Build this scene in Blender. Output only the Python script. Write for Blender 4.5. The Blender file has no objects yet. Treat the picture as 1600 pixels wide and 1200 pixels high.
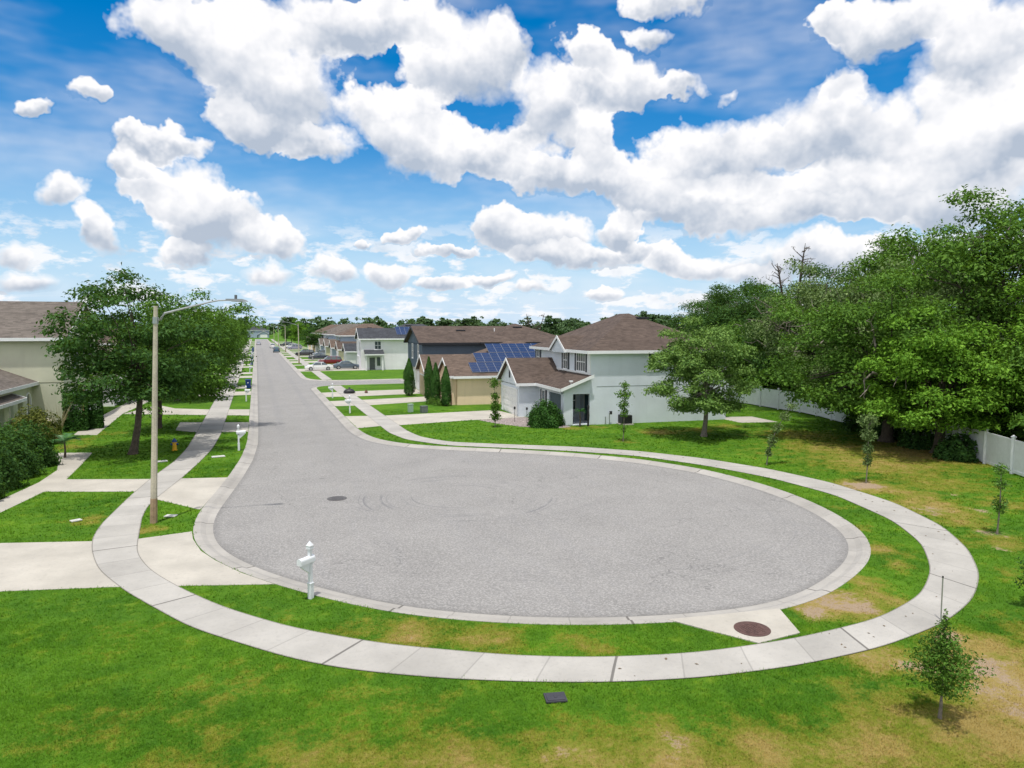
import bpy, bmesh, math, random
import numpy as np
from mathutils import Vector, Matrix
from mathutils.geometry import delaunay_2d_cdt

# ------------------------------------------------------------------ camera, world, sun
SC = bpy.context.scene
COL = SC.collection
R = math.radians
cam_d = bpy.data.cameras.new('camera'); cam = bpy.data.objects.new('camera', cam_d); COL.objects.link(cam)
cam.location = (0, 0, 7.3); cam.rotation_euler = (R(90 - 4.574), 0, R(-19.93))
cam_d.sensor_width = 36; cam_d.lens = 24.75; cam_d.clip_start = .1; cam_d.clip_end = 6000
SC.camera = cam
SUN_AZ, SUN_EL = R(208), R(74)             # compass angle from +Y towards +X, and height
sun_d = bpy.data.lights.new('sun', 'SUN'); sun = bpy.data.objects.new('sun', sun_d); COL.objects.link(sun)
sun_d.energy = 2.7; sun_d.angle = R(1.5); sun_d.color = (1, .96, .89)
sv = Vector((math.sin(SUN_AZ)*math.cos(SUN_EL), math.cos(SUN_AZ)*math.cos(SUN_EL), math.sin(SUN_EL)))
sun.rotation_euler = sv.to_track_quat('Z', 'Y').to_euler()
SC.view_settings.view_transform = 'Standard'; SC.view_settings.look = 'None'
SC.view_settings.exposure = 0.42; SC.view_settings.gamma = 1

class G:
    """small node-graph writer"""
    def __init__(s, tree): s.t = tree; s.L = tree.links
    def n(s, typ, ins=(), out=0, **kw):
        nd = s.t.nodes.new('ShaderNode' + typ)
        for k, v in kw.items(): setattr(nd, k, v)
        it = ins.items() if isinstance(ins, dict) else enumerate(ins)
        for k, v in it:
            if v is None: continue
            if hasattr(v, 'is_output'): s.L.new(v, nd.inputs[k])
            else:
                if isinstance(v, tuple) and nd.inputs[k].type == 'RGBA' and len(v) == 3: v = v + (1,)
                nd.inputs[k].default_value = v
        return nd.outputs[out]
    def m(s, op, a, b=None, c=None, clamp=False): return s.n('Math', [a, b, c], operation=op, use_clamp=clamp)
    def v(s, op, a, b=None, c=None, out=0): return s.n('VectorMath', [a, b, c], out, operation=op)
    def mix(s, f, a, b, bt='MIX'): return s.n('MixRGB', [f, a, b], blend_type=bt)
    def noise(s, vec, scale, detail=4., rough=.55, out=0, dist=0.): return s.n('TexNoise', {'Vector': vec, 'Scale': scale, 'Detail': detail, 'Roughness': rough, 'Distortion': dist}, out)
    def mr(s, val, a, b, c=0., d=1., smooth=True): return s.n('MapRange', [val, a, b, c, d], interpolation_type='SMOOTHSTEP' if smooth else 'LINEAR')
    def ramp(s, f, stops):
        o = s.n('ValToRGB', [f]); cr = o.node.color_ramp
        while len(cr.elements) < len(stops): cr.elements.new(.5)
        for e, (p, c) in zip(cr.elements, stops): e.position = p; e.color = tuple(c) + (1,)
        return o

CLOUDS = [(-2.5,20.1,6.4,3.3),(1.9,17.7,6.4,3.9),(-5.8,20.4,3.3,2.4),(6.1,21.8,5.7,2.5),(-0.5,14.5,3.1,2.2),(11.0,22.6,4.4,2.1),(16.4,20.3,5.3,3.5),(19.9,21.2,2.0,2.6),
 (10.9,16.1,4.5,2.8),(13.8,13.9,6.0,2.4),(5.0,14.0,2.8,1.5),(19.4,13.5,4.1,2.0),(23.5,12.1,4.1,1.8),(-6.5,12.8,3.1,1.0),(-7.0,11.1,2.2,1.3),(-4.1,9.8,3.2,2.5),(-2.5,7.6,4.2,2.6),(1.6,6.2,3.0,1.5),
 (-10.7,15.1,1.7,1.1),(-14.6,14.6,1.5,.7),(-12.1,8.6,2.6,1.4),(-9.5,6.4,1.8,1.6),(-15.3,4.7,1.5,1.1),(-14.8,3.0,2.1,.8),(-4.9,5.4,1.9,1.0),
 (26.0,20.3,2.7,1.7),(28.0,18.4,4.7,2.0),(33.3,17.7,2.9,1.0),(22.0,17.2,3.0,3.2),(25.8,15.1,3.0,2.6),(26.3,12.8,3.5,2.2),
 (30.0,11.7,5.4,2.2),(35.8,13.3,6.1,2.8),(43.8,14.6,5.9,3.0),(49.9,12.2,5.7,4.6),(54.5,12.9,5.2,4.4),(45.2,10.1,7.5,2.5),(34.9,9.9,8.1,2.2),(52.0,8.3,5.9,1.9),(44.2,17.0,2.1,1.5),(41.0,8.6,6.2,1.5),
 (43.6,20.7,2.5,1.6),(48.4,20.3,4.3,1.6),(52.9,18.3,3.9,3.0),(45.7,19.4,3.1,1.3),(30.8,21.3,2.3,1.2),(31.6,23.9,3.4,1.2),
 (19.2,8.2,3.3,2.1),(22.5,7.1,4.4,2.0),(24.6,5.7,5.6,1.0),(11.5,7.4,1.4,.8),(8.8,7.1,1.0,.5),(14.8,6.5,2.6,.6),(28.3,8.1,2.1,1.9),(29.6,6.2,1.7,1.1),(33.1,5.6,3.2,1.4),(36.5,4.9,2.8,1.2),(39.3,3.9,2.5,1.0),
 (6.0,4.3,2.3,1.0),(10.2,4.2,2.1,1.2),(.6,4.1,2.5,.9),(14.3,3.6,2.3,.7),(44.1,5.2,6.4,1.9),(27.1,2.9,2.0,.6),(17.9,4.2,2.6,.6),(21.5,3.2,2.1,.6)]

def make_world():
    w = bpy.data.worlds.new('World'); SC.world = w; w.use_nodes = True
    nt = w.node_tree; nt.nodes.clear(); g = G(nt); w.cycles.sampling_method = 'NONE'
    d = g.v('NORMALIZE', g.n('TexCoord', out=0))
    sep = g.n('SeparateXYZ', [d]).node
    x, y, z = sep.outputs
    az = g.m('MULTIPLY', g.m('ARCTAN2', x, y), 180/math.pi)
    el = g.m('MULTIPLY', g.m('ARCSINE', z), 180/math.pi)
    pos0 = g.n('CombineXYZ', [az, el, 0.])
    # ragged, billowing edges: push the lookup about with noise of two sizes
    n1 = g.noise(d, 9., 1., .6, 1); n2 = g.noise(d, 30., 3., .62, 1)
    w1 = g.v('MULTIPLY', g.v('SUBTRACT', n1, (.5, .5, .5)), (7., 4.2, 0))
    w2 = g.v('MULTIPLY', g.v('SUBTRACT', n2, (.5, .5, .5)), (3.2, 2.6, 0))
    low = g.mr(el, 0., 9., .3, 1.)
    pos = g.v('ADD', pos0, g.v('SCALE', g.v('ADD', w1, w2)))
    sc = pos.node.inputs[1].links[0].from_node; g.L.new(low, sc.inputs['Scale'])
    acc = None
    for i, (cx, cy, rx, ry) in enumerate(CLOUDS):
        if i and i % 8 == 0: pos = g.v('MULTIPLY_ADD', acc, (1e-6, 1e-6, 0.), pos)   # evaluate in batches: keeps the shader stack small
        q = g.v('MULTIPLY_ADD', pos, (1/(rx*1.03), 1/(ry*1.03), 0), (-cx/(rx*1.03), -cy/(ry*1.03), 1.))
        wgt = g.m('SUBTRACT', 2., g.v('DOT_PRODUCT', q, q, out=1), clamp=True)
        acc = g.v('SCALE', q) if acc is None else g.v('MULTIPLY_ADD', q, wgt, acc)
        if i == 0: g.L.new(wgt, acc.node.inputs['Scale'])
    sx = g.n('SeparateXYZ', [acc]).node
    f, fy = sx.outputs[2], sx.outputs[1]
    fine = g.noise(d, 22., 8., .60)
    # unseen cloud behind the camera, thickened to brighten side walls, and small rows near the horizon (flat layer seen in perspective)
    zz = g.m('ADD', z, .045)
    plane = g.n('CombineXYZ', [g.m('DIVIDE', x, zz), g.m('DIVIDE', y, zz), 0.])
    pl = g.noise(plane, .75, 5., .6)
    puff = g.noise(g.v('ADD', g.n('CombineXYZ', [g.m('MULTIPLY', az, .30), g.m('MULTIPLY', el, .72), 0.]), g.v('SCALE', w2)), 1., 5., .58)
    puff.node.inputs['Vector'].links[0].from_node.inputs[1].links[0].from_node.inputs['Scale'].default_value = .12
    lowband = g.m('MAXIMUM', g.m('MULTIPLY', g.m('MULTIPLY', g.mr(pl, .5, .62), .7), g.mr(el, 3., 1.)), g.m('MULTIPLY', g.mr(puff, .47, .60), g.m('MULTIPLY', g.mr(el, 9.5, 5.0), g.mr(el, .2, 1.2))))
    fill_cloud = g.m('MULTIPLY', g.mr(g.noise(d, 3.2, 4., .6), .36, .5), g.mr(g.v('DOT_PRODUCT', d, (math.sin(R(19.9)), math.cos(R(19.9)), 0.), out=1), .72, .5))
    dens = g.m('ADD', f, g.m('MULTIPLY', g.m('SUBTRACT', fine, .5), .78))
    wid = g.mr(g.noise(d, 6., 2., .5), .35, .65, .19, .66)
    cov = g.m('DIVIDE', g.m('SUBTRACT', dens, .17), wid, clamp=True); cov = g.m('SMOOTH_MIN', cov, 1., .15)
    cov = g.m('MAXIMUM', cov, g.m('MAXIMUM', g.m('MULTIPLY', lowband, .85), fill_cloud))
    # thin veil
    veil = g.m('MULTIPLY', g.mr(g.noise(g.v('MULTIPLY', d, (1., 1., 3.)), 3.5, 4., .6), .44, .8), .40)
    cov = g.m('MAXIMUM', cov, veil)
    rel = g.m('DIVIDE', fy, g.m('ADD', f, .08))
    bn = g.m('SUBTRACT', g.noise(d, 11., 4., .6), g.noise(g.v('ADD', d, (-.008, .0, .022)), 11., 4., .6))
    thick = g.mr(f, .2, .9)
    lit = g.m('ADD', g.m('ADD', g.mr(rel, -.60, .40, .0, 1.), g.m('MULTIPLY', bn, 2.2)), g.m('MULTIPLY', g.m('SUBTRACT', 1., thick), .42), clamp=True)
    ccol = g.mix(lit, (.36, .41, .49), (.77, .762, .77))
    sky = g.n('TexSky', sky_type='NISHITA', sun_disc=False, sun_elevation=SUN_EL, sun_rotation=SUN_AZ, altitude=0., air_density=1.0, dust_density=.6, ozone_density=2.5)
    sk = g.v('SCALE', sky); sk.node.inputs['Scale'].default_value = .105
    sk = g.n('HueSaturation', {'Hue': .5, 'Saturation': 1.55, 'Value': 1.0, 'Color': sk})
    sk = g.mix(g.mr(el, 15., -1., 0., .92), sk, (.40, .56, .74))
    col = g.mix(cov, sk, ccol)
    bg = g.n('Background', {'Color': col, 'Strength': 1.0})
    o = nt.nodes.new('ShaderNodeOutputWorld'); g.L.new(bg, o.inputs[0])
make_world()

# ------------------------------------------------------------------ helpers
def tag(o, label=None, cat=None, group=None, kind=None):
    if label: o['label'] = label
    if cat: o['category'] = cat
    if group: o['group'] = group
    if kind: o['kind'] = kind
    return o
def thing(name, label, cat, loc=(0, 0, 0), rz=0., group=None):
    o = bpy.data.objects.new(name, None); COL.objects.link(o)
    o.location = loc; o.rotation_euler = (0, 0, rz); o.empty_display_size = .3
    return tag(o, label, cat, group)
def link(name, me, parent=None, loc=None):
    o = bpy.data.objects.new(name, me); COL.objects.link(o)
    if parent: o.parent = parent
    if loc: o.location = loc
    return o
def kids(o): return [c for c in COL.objects if c.parent == o]
def copy_tree(o, parent=None, label=None):
    c = o.copy(); COL.objects.link(c)
    if parent: c.parent = parent
    if label: c['label'] = label
    for ch in list(o.children): copy_tree(ch, c)
    return c

class MB:
    def __init__(s): s.v = []; s.f = []; s.mi = []
    def add(s, vs, fs, mi=0):
        b = len(s.v); s.v += [tuple(p) for p in vs]
        for f in fs: s.f.append([b + i for i in f]); s.mi.append(mi)
        return s
    def box(s, x0, x1, y0, y1, z0, z1, mi=0):
        return s.add([(x0,y0,z0),(x1,y0,z0),(x1,y1,z0),(x0,y1,z0),(x0,y0,z1),(x1,y0,z1),(x1,y1,z1),(x0,y1,z1)],
                     [(3,2,1,0),(4,5,6,7),(0,1,5,4),(1,2,6,5),(2,3,7,6),(3,0,4,7)], mi)
    def prism(s, poly, z0, z1, mi=0):
        n = len(poly)
        return s.add([(p[0], p[1], z0) for p in poly] + [(p[0], p[1], z1) for p in poly],
                     [list(range(n))[::-1], list(range(n, 2*n))] + [(i, (i+1) % n, n + (i+1) % n, n + i) for i in range(n)], mi)
    def extr(s, pts, d, mi=0):
        """3-D polygon swept by vector d"""
        n = len(pts); d = Vector(d); q = [Vector(p) for p in pts]
        return s.add(q + [p + d for p in q], [list(range(n))[::-1], list(range(n, 2*n))] + [(i, (i+1) % n, n + (i+1) % n, n + i) for i in range(n)], mi)
    def tube(s, pts, rad, n=8, cap=True, mi=0):
        pts = [Vector(p) for p in pts]
        if not hasattr(rad, '__len__'): rad = [rad]*len(pts)
        vs = []; fs = []
        for i, p in enumerate(pts):
            t = (pts[min(i+1, len(pts)-1)] - pts[max(i-1, 0)]).normalized()
            u = t.orthogonal().normalized() if abs(t.z) < .95 else (Vector((1, 0, 0)) - t*t.x).normalized()
            w = t.cross(u)
            for k in range(n):
                a = 2*math.pi*k/n; vs.append(p + (u*math.cos(a) + w*math.sin(a))*rad[i])
        for i in range(len(pts)-1):
            for k in range(n): fs.append((i*n+k, i*n+(k+1) % n, (i+1)*n+(k+1) % n, (i+1)*n+k))
        if cap: fs += [tuple(range(n))[::-1], tuple(range((len(pts)-1)*n, len(pts)*n))]
        return s.add(vs, fs, mi)
    def lathe(s, prof, n=12, c=(0, 0), mi=0):
        vs = [(c[0] + r*math.cos(2*math.pi*k/n), c[1] + r*math.sin(2*math.pi*k/n), z) for r, z in prof for k in range(n)]
        fs = [(i*n+k, i*n+(k+1) % n, (i+1)*n+(k+1) % n, (i+1)*n+k) for i in range(len(prof)-1) for k in range(n)]
        fs += [tuple(range(n))[::-1], tuple(range((len(prof)-1)*n, len(prof)*n))]
        return s.add(vs, fs, mi)
    def build(s, name, mats, parent=None, smooth=False, loc=None, bevel=0.):
        me = bpy.data.meshes.new(name); me.from_pydata(s.v, [], s.f)
        for m in (mats if isinstance(mats, (list, tuple)) else [mats]): me.materials.append(m)
        if any(s.mi): me.polygons.foreach_set('material_index', s.mi)
        bm = bmesh.new(); bm.from_mesh(me)
        if bevel:
            bmesh.ops.remove_doubles(bm, verts=bm.verts, dist=1e-5)
            bmesh.ops.bevel(bm, geom=[e for e in bm.edges if len(e.link_faces) == 2 and e.calc_face_angle() > .4], offset=bevel, segments=2, affect='EDGES', profile=.6)
        bmesh.ops.recalc_face_normals(bm, faces=bm.faces); bm.to_mesh(me); bm.free()
        if smooth:
            me.polygons.foreach_set('use_smooth', [True]*len(me.polygons))
            try: me.set_sharp_from_angle(angle=R(40))
            except Exception: pass
        me.update()
        return link(name, me, parent, loc)

_MATS = {}
def mat(name, col, rough=.75, var=.12, scale=3., fine=0., metal=0., spec=.4, bump=0., bscale=40., build=None, coat=0.):
    if name in _MATS: return _MATS[name]
    m = bpy.data.materials.new(name); m.use_nodes = True; nt = m.node_tree; nt.nodes.clear(); g = G(nt)
    P = g.n('TexCoord', out=3)
    c = tuple(col)
    base = c + (1,)
    if build: base = build(g, P)
    elif var:
        f = g.noise(P, scale, 5., .6)
        base = g.mix(g.mr(f, .3, .7, smooth=False), tuple(min(1, k*(1-var)) for k in c), tuple(min(1, k*(1+var)) for k in c))
        if fine:
            f2 = g.noise(P, scale*14, 3., .6)
            base = g.v('SCALE', base); g.L.new(g.mr(f2, .3, .7, 1-fine, 1+fine, smooth=False), base.node.inputs['Scale'])
    ins = {'Base Color': base, 'Roughness': rough, 'Metallic': metal, 'Specular IOR Level': spec, 'Coat Weight': coat}
    if bump:
        bn = g.n('Bump', {'Strength': bump, 'Distance': .02, 'Height': g.noise(P, bscale, 4., .6)})
        ins['Normal'] = bn
    sh = g.n('BsdfPrincipled', ins)
    o = nt.nodes.new('ShaderNodeOutputMaterial'); g.L.new(sh, o.inputs[0])
    _MATS[name] = m
    return m

# ------------------------------------------------------------------ street plan (metres; +Y runs up the street)
def smooth_line(pts, step=.35, it=6, closed=False):
    p = np.array(pts, float)
    seg = np.r_[0, np.cumsum(np.hypot(*np.diff(p, axis=0).T))]
    n = max(2, int(seg[-1]/step)); t = np.linspace(0, seg[-1], n+1)
    q = np.c_[np.interp(t, seg, p[:, 0]), np.interp(t, seg, p[:, 1])]
    k = np.array([.25, .5, .25])
    for _ in range(it*6):
        q[1:-1] = .25*q[:-2] + .5*q[1:-1] + .25*q[2:]
    return q
def inside(pts, poly):
    pts = np.asarray(pts, float); poly = np.asarray(poly, float)
    x, y = pts[:, 0], pts[:, 1]; r = np.zeros(len(pts), bool)
    b0, b1 = poly.min(0), poly.max(0)
    sel = np.where((x >= b0[0]) & (x <= b1[0]) & (y >= b0[1]) & (y <= b1[1]))[0]
    xs, ys = x[sel], y[sel]; rr = np.zeros(len(sel), bool)
    j = len(poly)-1
    for i in range(len(poly)):
        (xi, yi), (xj, yj) = poly[i], poly[j]
        if yi != yj:
            c = ((yi > ys) != (yj > ys)) & (xs < (xj-xi)*(ys-yi)/(yj-yi) + xi)
            rr ^= c
        j = i
    r[sel] = rr
    return r
def offset_line(q, d):
    t = np.gradient(q, axis=0); t /= np.hypot(t[:, 0], t[:, 1])[:, None]
    return q + np.c_[-t[:, 1], t[:, 0]]*d

BULB = [(-.7,62),(-.7,57),(-.7,52),(-.75,47),(-1.0,41.8),(-1.5,36.6),(-2.0,32.6),(-2.33,30),(-2.4,28),(-2.25,26.2),(-1.9,24.7),(-1.4,23.5),(-.6,22),(.3,20.7),(1.4,19.3),(2.5,18.1),(3.5,17.2),(5.1,16.2),(6.5,15.5),(8,14.95),(9.6,14.55),(11.4,14.25),(12.8,14.25),(14.5,14.65),(15.9,15.3),(17.4,16.1),(18.5,16.9),(19.4,17.8),(20.3,19.0),(21.0,20.5),(21.6,22.3),(22.05,24.6),(22.1,27),(21.6,30.4),(20.0,33.9),(17.4,36.9),(14.3,39.4),(11.2,41.4),(9.1,43.1),(7.9,44.8),(7.2,46.6),(6.85,49),(6.7,52),(6.7,57),(6.7,62)]
ROAD_END = 476.
bulb = smooth_line(BULB, .35, 2)
c1 = smooth_line([(6.7,84),(6.7,88.2),(7.1,90.2),(8.6,91.3),(12,91.5),(14,91.5)], .25, 2)
c2 = smooth_line([(14,100.2),(11,100.3),(8.6,101.2),(7.2,103.6),(6.7,107),(6.7,110)], .25, 2)
kerb_line = np.vstack([[(-.7, ROAD_END), (-.7, 300), (-.7, 150), (-.7, 90)], bulb, c1, [(19.5, 91.5), (19.5, 100.2)], c2, [(6.7, 150), (6.7, 300), (6.7, ROAD_END)]])
# a point list that runs anticlockwise, so the road lies to the left of travel
asph_line = offset_line(kerb_line, .66)
near_idx = np.ones(len(kerb_line), bool)

# concrete: strips (left edge, right edge) and slabs
ring_out = smooth_line([(-5.6,29.7),(-5.6,27.8),(-5.3,26),(-4.7,23.8),(-3.6,21.5),(-1.7,18.3),(.5,15.8),(1.7,14.8),(3.6,13.7),(5.4,12.9),(6.8,12.4),(8.6,11.95),(10.8,11.7),(13.3,11.75),(15.9,12.25),(18,13.1),(20,14.4),(21.9,16.2),(23.6,18.5),(24.9,21.7),(25.35,25.6),(24.8,29.3),(23.4,32.9),(21.2,36.2),(18.3,38.9),(14.9,41),(11.5,43.3),(10.2,46),(9.9,49),(9.9,52)], .35, 1)
ring_in = smooth_line([(-4.3,29.7),(-4.05,27.1),(-3.85,25.2),(-3.2,23.2),(-2.2,21.3),(-1,19.4),(.6,17.5),(2.6,15.8),(5.2,14.25),(7,13.5),(9.2,12.95),(11.8,12.8),(14.5,13.0),(16.9,13.8),(19,15.2),(21,17.2),(22.5,19.7),(23.6,23.7),(23.35,27.5),(22.2,31.2),(20.3,34.8),(17.4,37.6),(14.2,39.85),(10.9,42.1),(9.0,45.2),(8.5,48.6),(8.5,52)], .35, 1)
def resample(q, n):
    q = np.asarray(q, float); s = np.r_[0, np.cumsum(np.hypot(*np.diff(q, axis=0).T))]
    t = np.linspace(0, s[-1], n); return np.c_[np.interp(t, s, q[:, 0]), np.interp(t, s, q[:, 1])]

def concrete(name, col, joints=True):
    def b(g, P):
        f = g.noise(P, .55, 5., .6); h = g.noise(P, 9., 5., .65); k = g.noise(P, 120., 2., .5)
        c = g.mix(g.mr(f, .3, .72, smooth=False), tuple(x*.80 for x in col), tuple(x*1.10 for x in col))
        c = g.mix(g.m('MULTIPLY', g.mr(h, .50, .74), .34), c, tuple(x*.62 for x in col))
        c = g.mix(g.m('MULTIPLY', g.mr(k, .35, .7), .12), c, tuple(x*.6 for x in col))
        if joints:
            uv = g.n('TexCoord', out=2); s = g.n('SeparateXYZ', [uv]).node
            u, v = s.outputs[0], s.outputs[1]
            fr = g.m('FRACT', g.m('DIVIDE', u, 1.52)); jl = g.m('LESS_THAN', g.m('ABSOLUTE', g.m('SUBTRACT', fr, .5)), .012)
            f4 = g.m('FRACT', g.m('DIVIDE', u, 6.08)); j4 = g.m('LESS_THAN', g.m('ABSOLUTE', g.m('SUBTRACT', f4, .625)), .0055)
            cell = g.n('TexWhiteNoise', {'W': g.m('FLOOR', g.m('ADD', g.m('DIVIDE', u, 1.52), .5))}, noise_dimensions='1D')
            c = g.v('SCALE', c); g.L.new(g.mr(cell, 0, 1, .93, 1.05, smooth=False), c.node.inputs['Scale'])
            c = g.mix(g.m('MULTIPLY', jl, .38), c, tuple(x*.35 for x in col))
            c = g.mix(g.m('MULTIPLY', j4, .6), c, (.05, .045, .04))
            ed = g.m('LESS_THAN', g.m('ABSOLUTE', g.m('SUBTRACT', v, .5)), .476)
            c = g.mix(g.m('MULTIPLY', g.m('SUBTRACT', 1., ed), .55), c, (.10, .09, .07))
        return c
    return mat(name, col, .85, build=b, spec=.25, bump=.25, bscale=60.)
CONC = (.43, .412, .38)
M_walk = concrete('concrete_sidewalk', CONC); M_drive = concrete('concrete_driveway', (.47, .44, .385), False); M_kerb = concrete('concrete_kerb', (.40, .38, .35))

def strip(name, rows, m, z=None, kind='structure', vs=None):
    """rows: list of (N,2) lines with heights -> quad strip with u along, v across"""
    n = len(rows[0][0]); k = len(rows)
    me = bpy.data.meshes.new(name)
    V = [(p[0], p[1], zz) for q, zz in rows for p in q]
    F = [(a*n+i, a*n+i+1, (a+1)*n+i+1, (a+1)*n+i) for a in range(k-1) for i in range(n-1)]
    me.from_pydata(V, [], F); me.materials.append(m)
    mid = (rows[0][0] + rows[-1][0])/2; s = np.r_[0, np.cumsum(np.hypot(*np.diff(mid, axis=0).T))]
    uv = me.uv_layers.new(name='UVMap')
    lv = np.zeros(len(me.loops), np.int32); me.loops.foreach_get('vertex_index', lv)
    U = np.c_[s[lv % n], (lv // n)/max(1, k-1)].astype(np.float32); uv.data.foreach_set('uv', U.ravel())
    bm = bmesh.new(); bm.from_mesh(me); bmesh.ops.recalc_face_normals(bm, faces=bm.faces)
    if sum(f.normal.z*f.calc_area() for f in bm.faces) < 0: bmesh.ops.reverse_faces(bm, faces=bm.faces)
    bm.to_mesh(me); bm.free()
    return tag(link(name, me), kind=kind)
# asphalt
def asphalt_col(g, P):
    a = g.noise(P, .35, 5., .62); b = g.noise(P, 15., 4., .8); v = g.n('TexVoronoi', {'Vector': P, 'Scale': 30.}); st = g.noise(g.v('MULTIPLY', P, (1., .05, 1.)), 1.3, 4., .6)
    c = g.mix(g.mr(a, .3, .7, smooth=False), (.200, .194, .188), (.252, .244, .236))
    c = g.mix(g.m('MULTIPLY', g.mr(st, .5, .75), .25), c, (.20, .20, .21))
    c = g.mix(g.m('MULTIPLY', g.mr(b, .42, .62), .48), c, (.48, .465, .445))
    c = g.mix(g.m('MULTIPLY', g.mr(v, .0, .32, 1., 0.), .6), c, (.09, .09, .09))
    # tyre arcs: rings about a turning centre
    for (cx, cy, r0, r1, s) in ((8.2, 29.5, 1.6, 4.8, .62), (9.5, 31.5, 5.0, 8.0, .40), (12, 26, 6.5, 9.0, .32)):
        q = g.v('SUBTRACT', P, (cx, cy, 0.)); r = g.v('LENGTH', g.v('MULTIPLY', q, (1., 1., 0.)), out=1)
        band = g.m('MULTIPLY', g.mr(r, r0, r0+.3), g.mr(r, r1, r1-.5))
        line = g.mr(g.noise(g.n('CombineXYZ', [r, 0., 0.]), 5.5, 3., .6), .5, .72)
        side = g.mr(g.noise(P, .3, 2., .5), .45, .6)
        c = g.mix(g.m('MULTIPLY', g.m('MULTIPLY', band, line), g.m('MULTIPLY', side, s*2)), c, (.15, .15, .16))
    wp = g.v('ADD', P, g.v('SCALE', g.noise(P, 1.1, 4., .6, 1))); wp.node.inputs[1].links[0].from_node.inputs['Scale'].default_value = 1.6
    cr = g.n('TexVoronoi', {'Vector': wp, 'Scale': .17}, feature='DISTANCE_TO_EDGE'); c = g.mix(g.m('MULTIPLY', g.m('MULTIPLY', g.mr(cr, .0042, .0015), g.mr(g.noise(P, .25, 2., .5), .48, .6)), .45), c, (.10, .10, .10))
    gu = g.n('Attribute', out=2, attribute_name='gutter')
    c = g.mix(g.m('MULTIPLY', g.mr(g.m('ADD', gu, g.m('MULTIPLY', g.m('SUBTRACT', g.noise(P, 2.5, 4., .6), .5), .8)), .35, 1.), .32), c, (.13, .125, .12))
    spot = g.mr(g.noise(P, .9, 2., .5), .70, .76); c = g.mix(g.m('MULTIPLY', spot, .35), c, (.12, .12, .12))
    sx = g.n('SeparateXYZ', [P]).node
    tr = g.m('MULTIPLY', g.mr(g.m('ABSOLUTE', g.m('SUBTRACT', g.m('ABSOLUTE', g.m('SUBTRACT', sx.outputs[0], 3.)), 1.4)), .5, .1), g.mr(sx.outputs[1], 38., 60.))
    return g.mix(g.m('MULTIPLY', tr, .18), c, (.2, .2, .21))
M_asph = mat('asphalt', (.28,)*3, .9, build=asphalt_col, spec=.25, bump=.5, bscale=90.)
def make_road():
    inner = offset_line(kerb_line, 1.15); n = len(asph_line)
    m = MB().add([(p[0], p[1], -.082) for p in asph_line] + [(p[0], p[1], -.082) for p in inner], [(i, (i+1) % n, n+(i+1) % n, n+i) for i in range(n-1)] + [list(range(n, 2*n))])
    o = m.build('road', M_asph); at = o.data.attributes.new('gutter', 'FLOAT', 'POINT'); at.data.foreach_set('value', [1.]*n + [0.]*n); tag(o, kind='structure')
make_road()
kl = kerb_line
strip('kerb', [(kl, -.06), (offset_line(kl, .0005), .012), (offset_line(kl, .12), .016), (offset_line(kl, .24), .004), (offset_line(kl, .42), -.07), (offset_line(kl, .70), -.088)], M_kerb)

straightL = smooth_line([(-5.6,29.7),(-5.35,34),(-4.95,38.2),(-4.4,42),(-4.15,46),(-4.1,52),(-4.1,60)], .5, 1)
straightR = smooth_line([(-4.3,29.7),(-4.4,32),(-3.6,37),(-3.0,42),(-2.65,46),(-2.45,52),(-2.45,60)], .5, 1)
N = len(straightL); wl = np.vstack([straightL, [(-4.1, y) for y in range(70, 477, 10)]]); wr = np.vstack([resample(straightR, N), [(-2.45, y) for y in range(70, 477, 10)]])
ri = resample(ring_in, len(ring_out))
SWL = [np.vstack([ring_out, ring_in[::-1]]), np.vstack([wl, wr[::-1]])]
strip('sidewalk', [(ring_out, .018), (ri, .018)], M_walk)
strip('sidewalk', [(wl, .018), (wr, .018)], M_walk)
for y0, y1 in ((52, 90.6), (101.5, 476)):
    ys = np.linspace(y0, y1, int((y1-y0)/4)+2)
    a, b = np.c_[np.full(len(ys), 9.9), ys], np.c_[np.full(len(ys), 8.5), ys]
    strip('sidewalk', [(a, .018), (b, .018)], M_walk); SWL.append(np.vstack([a, b[::-1]]))

DRIVES = [
 [(-30,29.5),(-8.3,27.9),(-5.5,27.1),(-4.1,26.85),(-2.36,27.2),(-2.25,26.2),(-1.9,24.7),(-1.4,23.5),(-.6,22),(.3,20.7),(-2.3,21.5),(-3.9,22.0),(-6.8,22.7),(-30,24.6)],
 [(-8.8,38.8),(-5,37.5),(-3.5,37.1),(-1.45,36.6),(-2.0,32.6),(-2.3,30.4),(-4.1,32.8),(-5.2,34.8),(-9.1,36.2)],
 [(-10.8,67),(-3.9,63.7),(-.72,62.3),(-.72,66.9),(-4.2,68.1),(-7.1,70),(-8.9,73.7)],
 [(-5.6,55),(-5.7,59.5),(-4.1,58.9),(-.72,57.7),(-.72,52.5),(-4,53.3)],
 [(6.72,59),(9.9,58.3),(19.8,58.9),(20.6,53.4),(17.5,53.2),(15.4,53.1),(10,52.2),(8.8,52.3),(6.75,51.6)],
 [(6.72,67),(10,66.8),(17.5,68.8),(17.8,73.3),(9.8,71.9),(6.72,71.7)],
 [(6.72,76.2),(9.9,75.9),(17.6,76.8),(17.8,82.7),(9.7,81.9),(6.72,81.4)],
 [(6.72,122.4),(18,122.4),(18,130),(6.72,130)],
]
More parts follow.
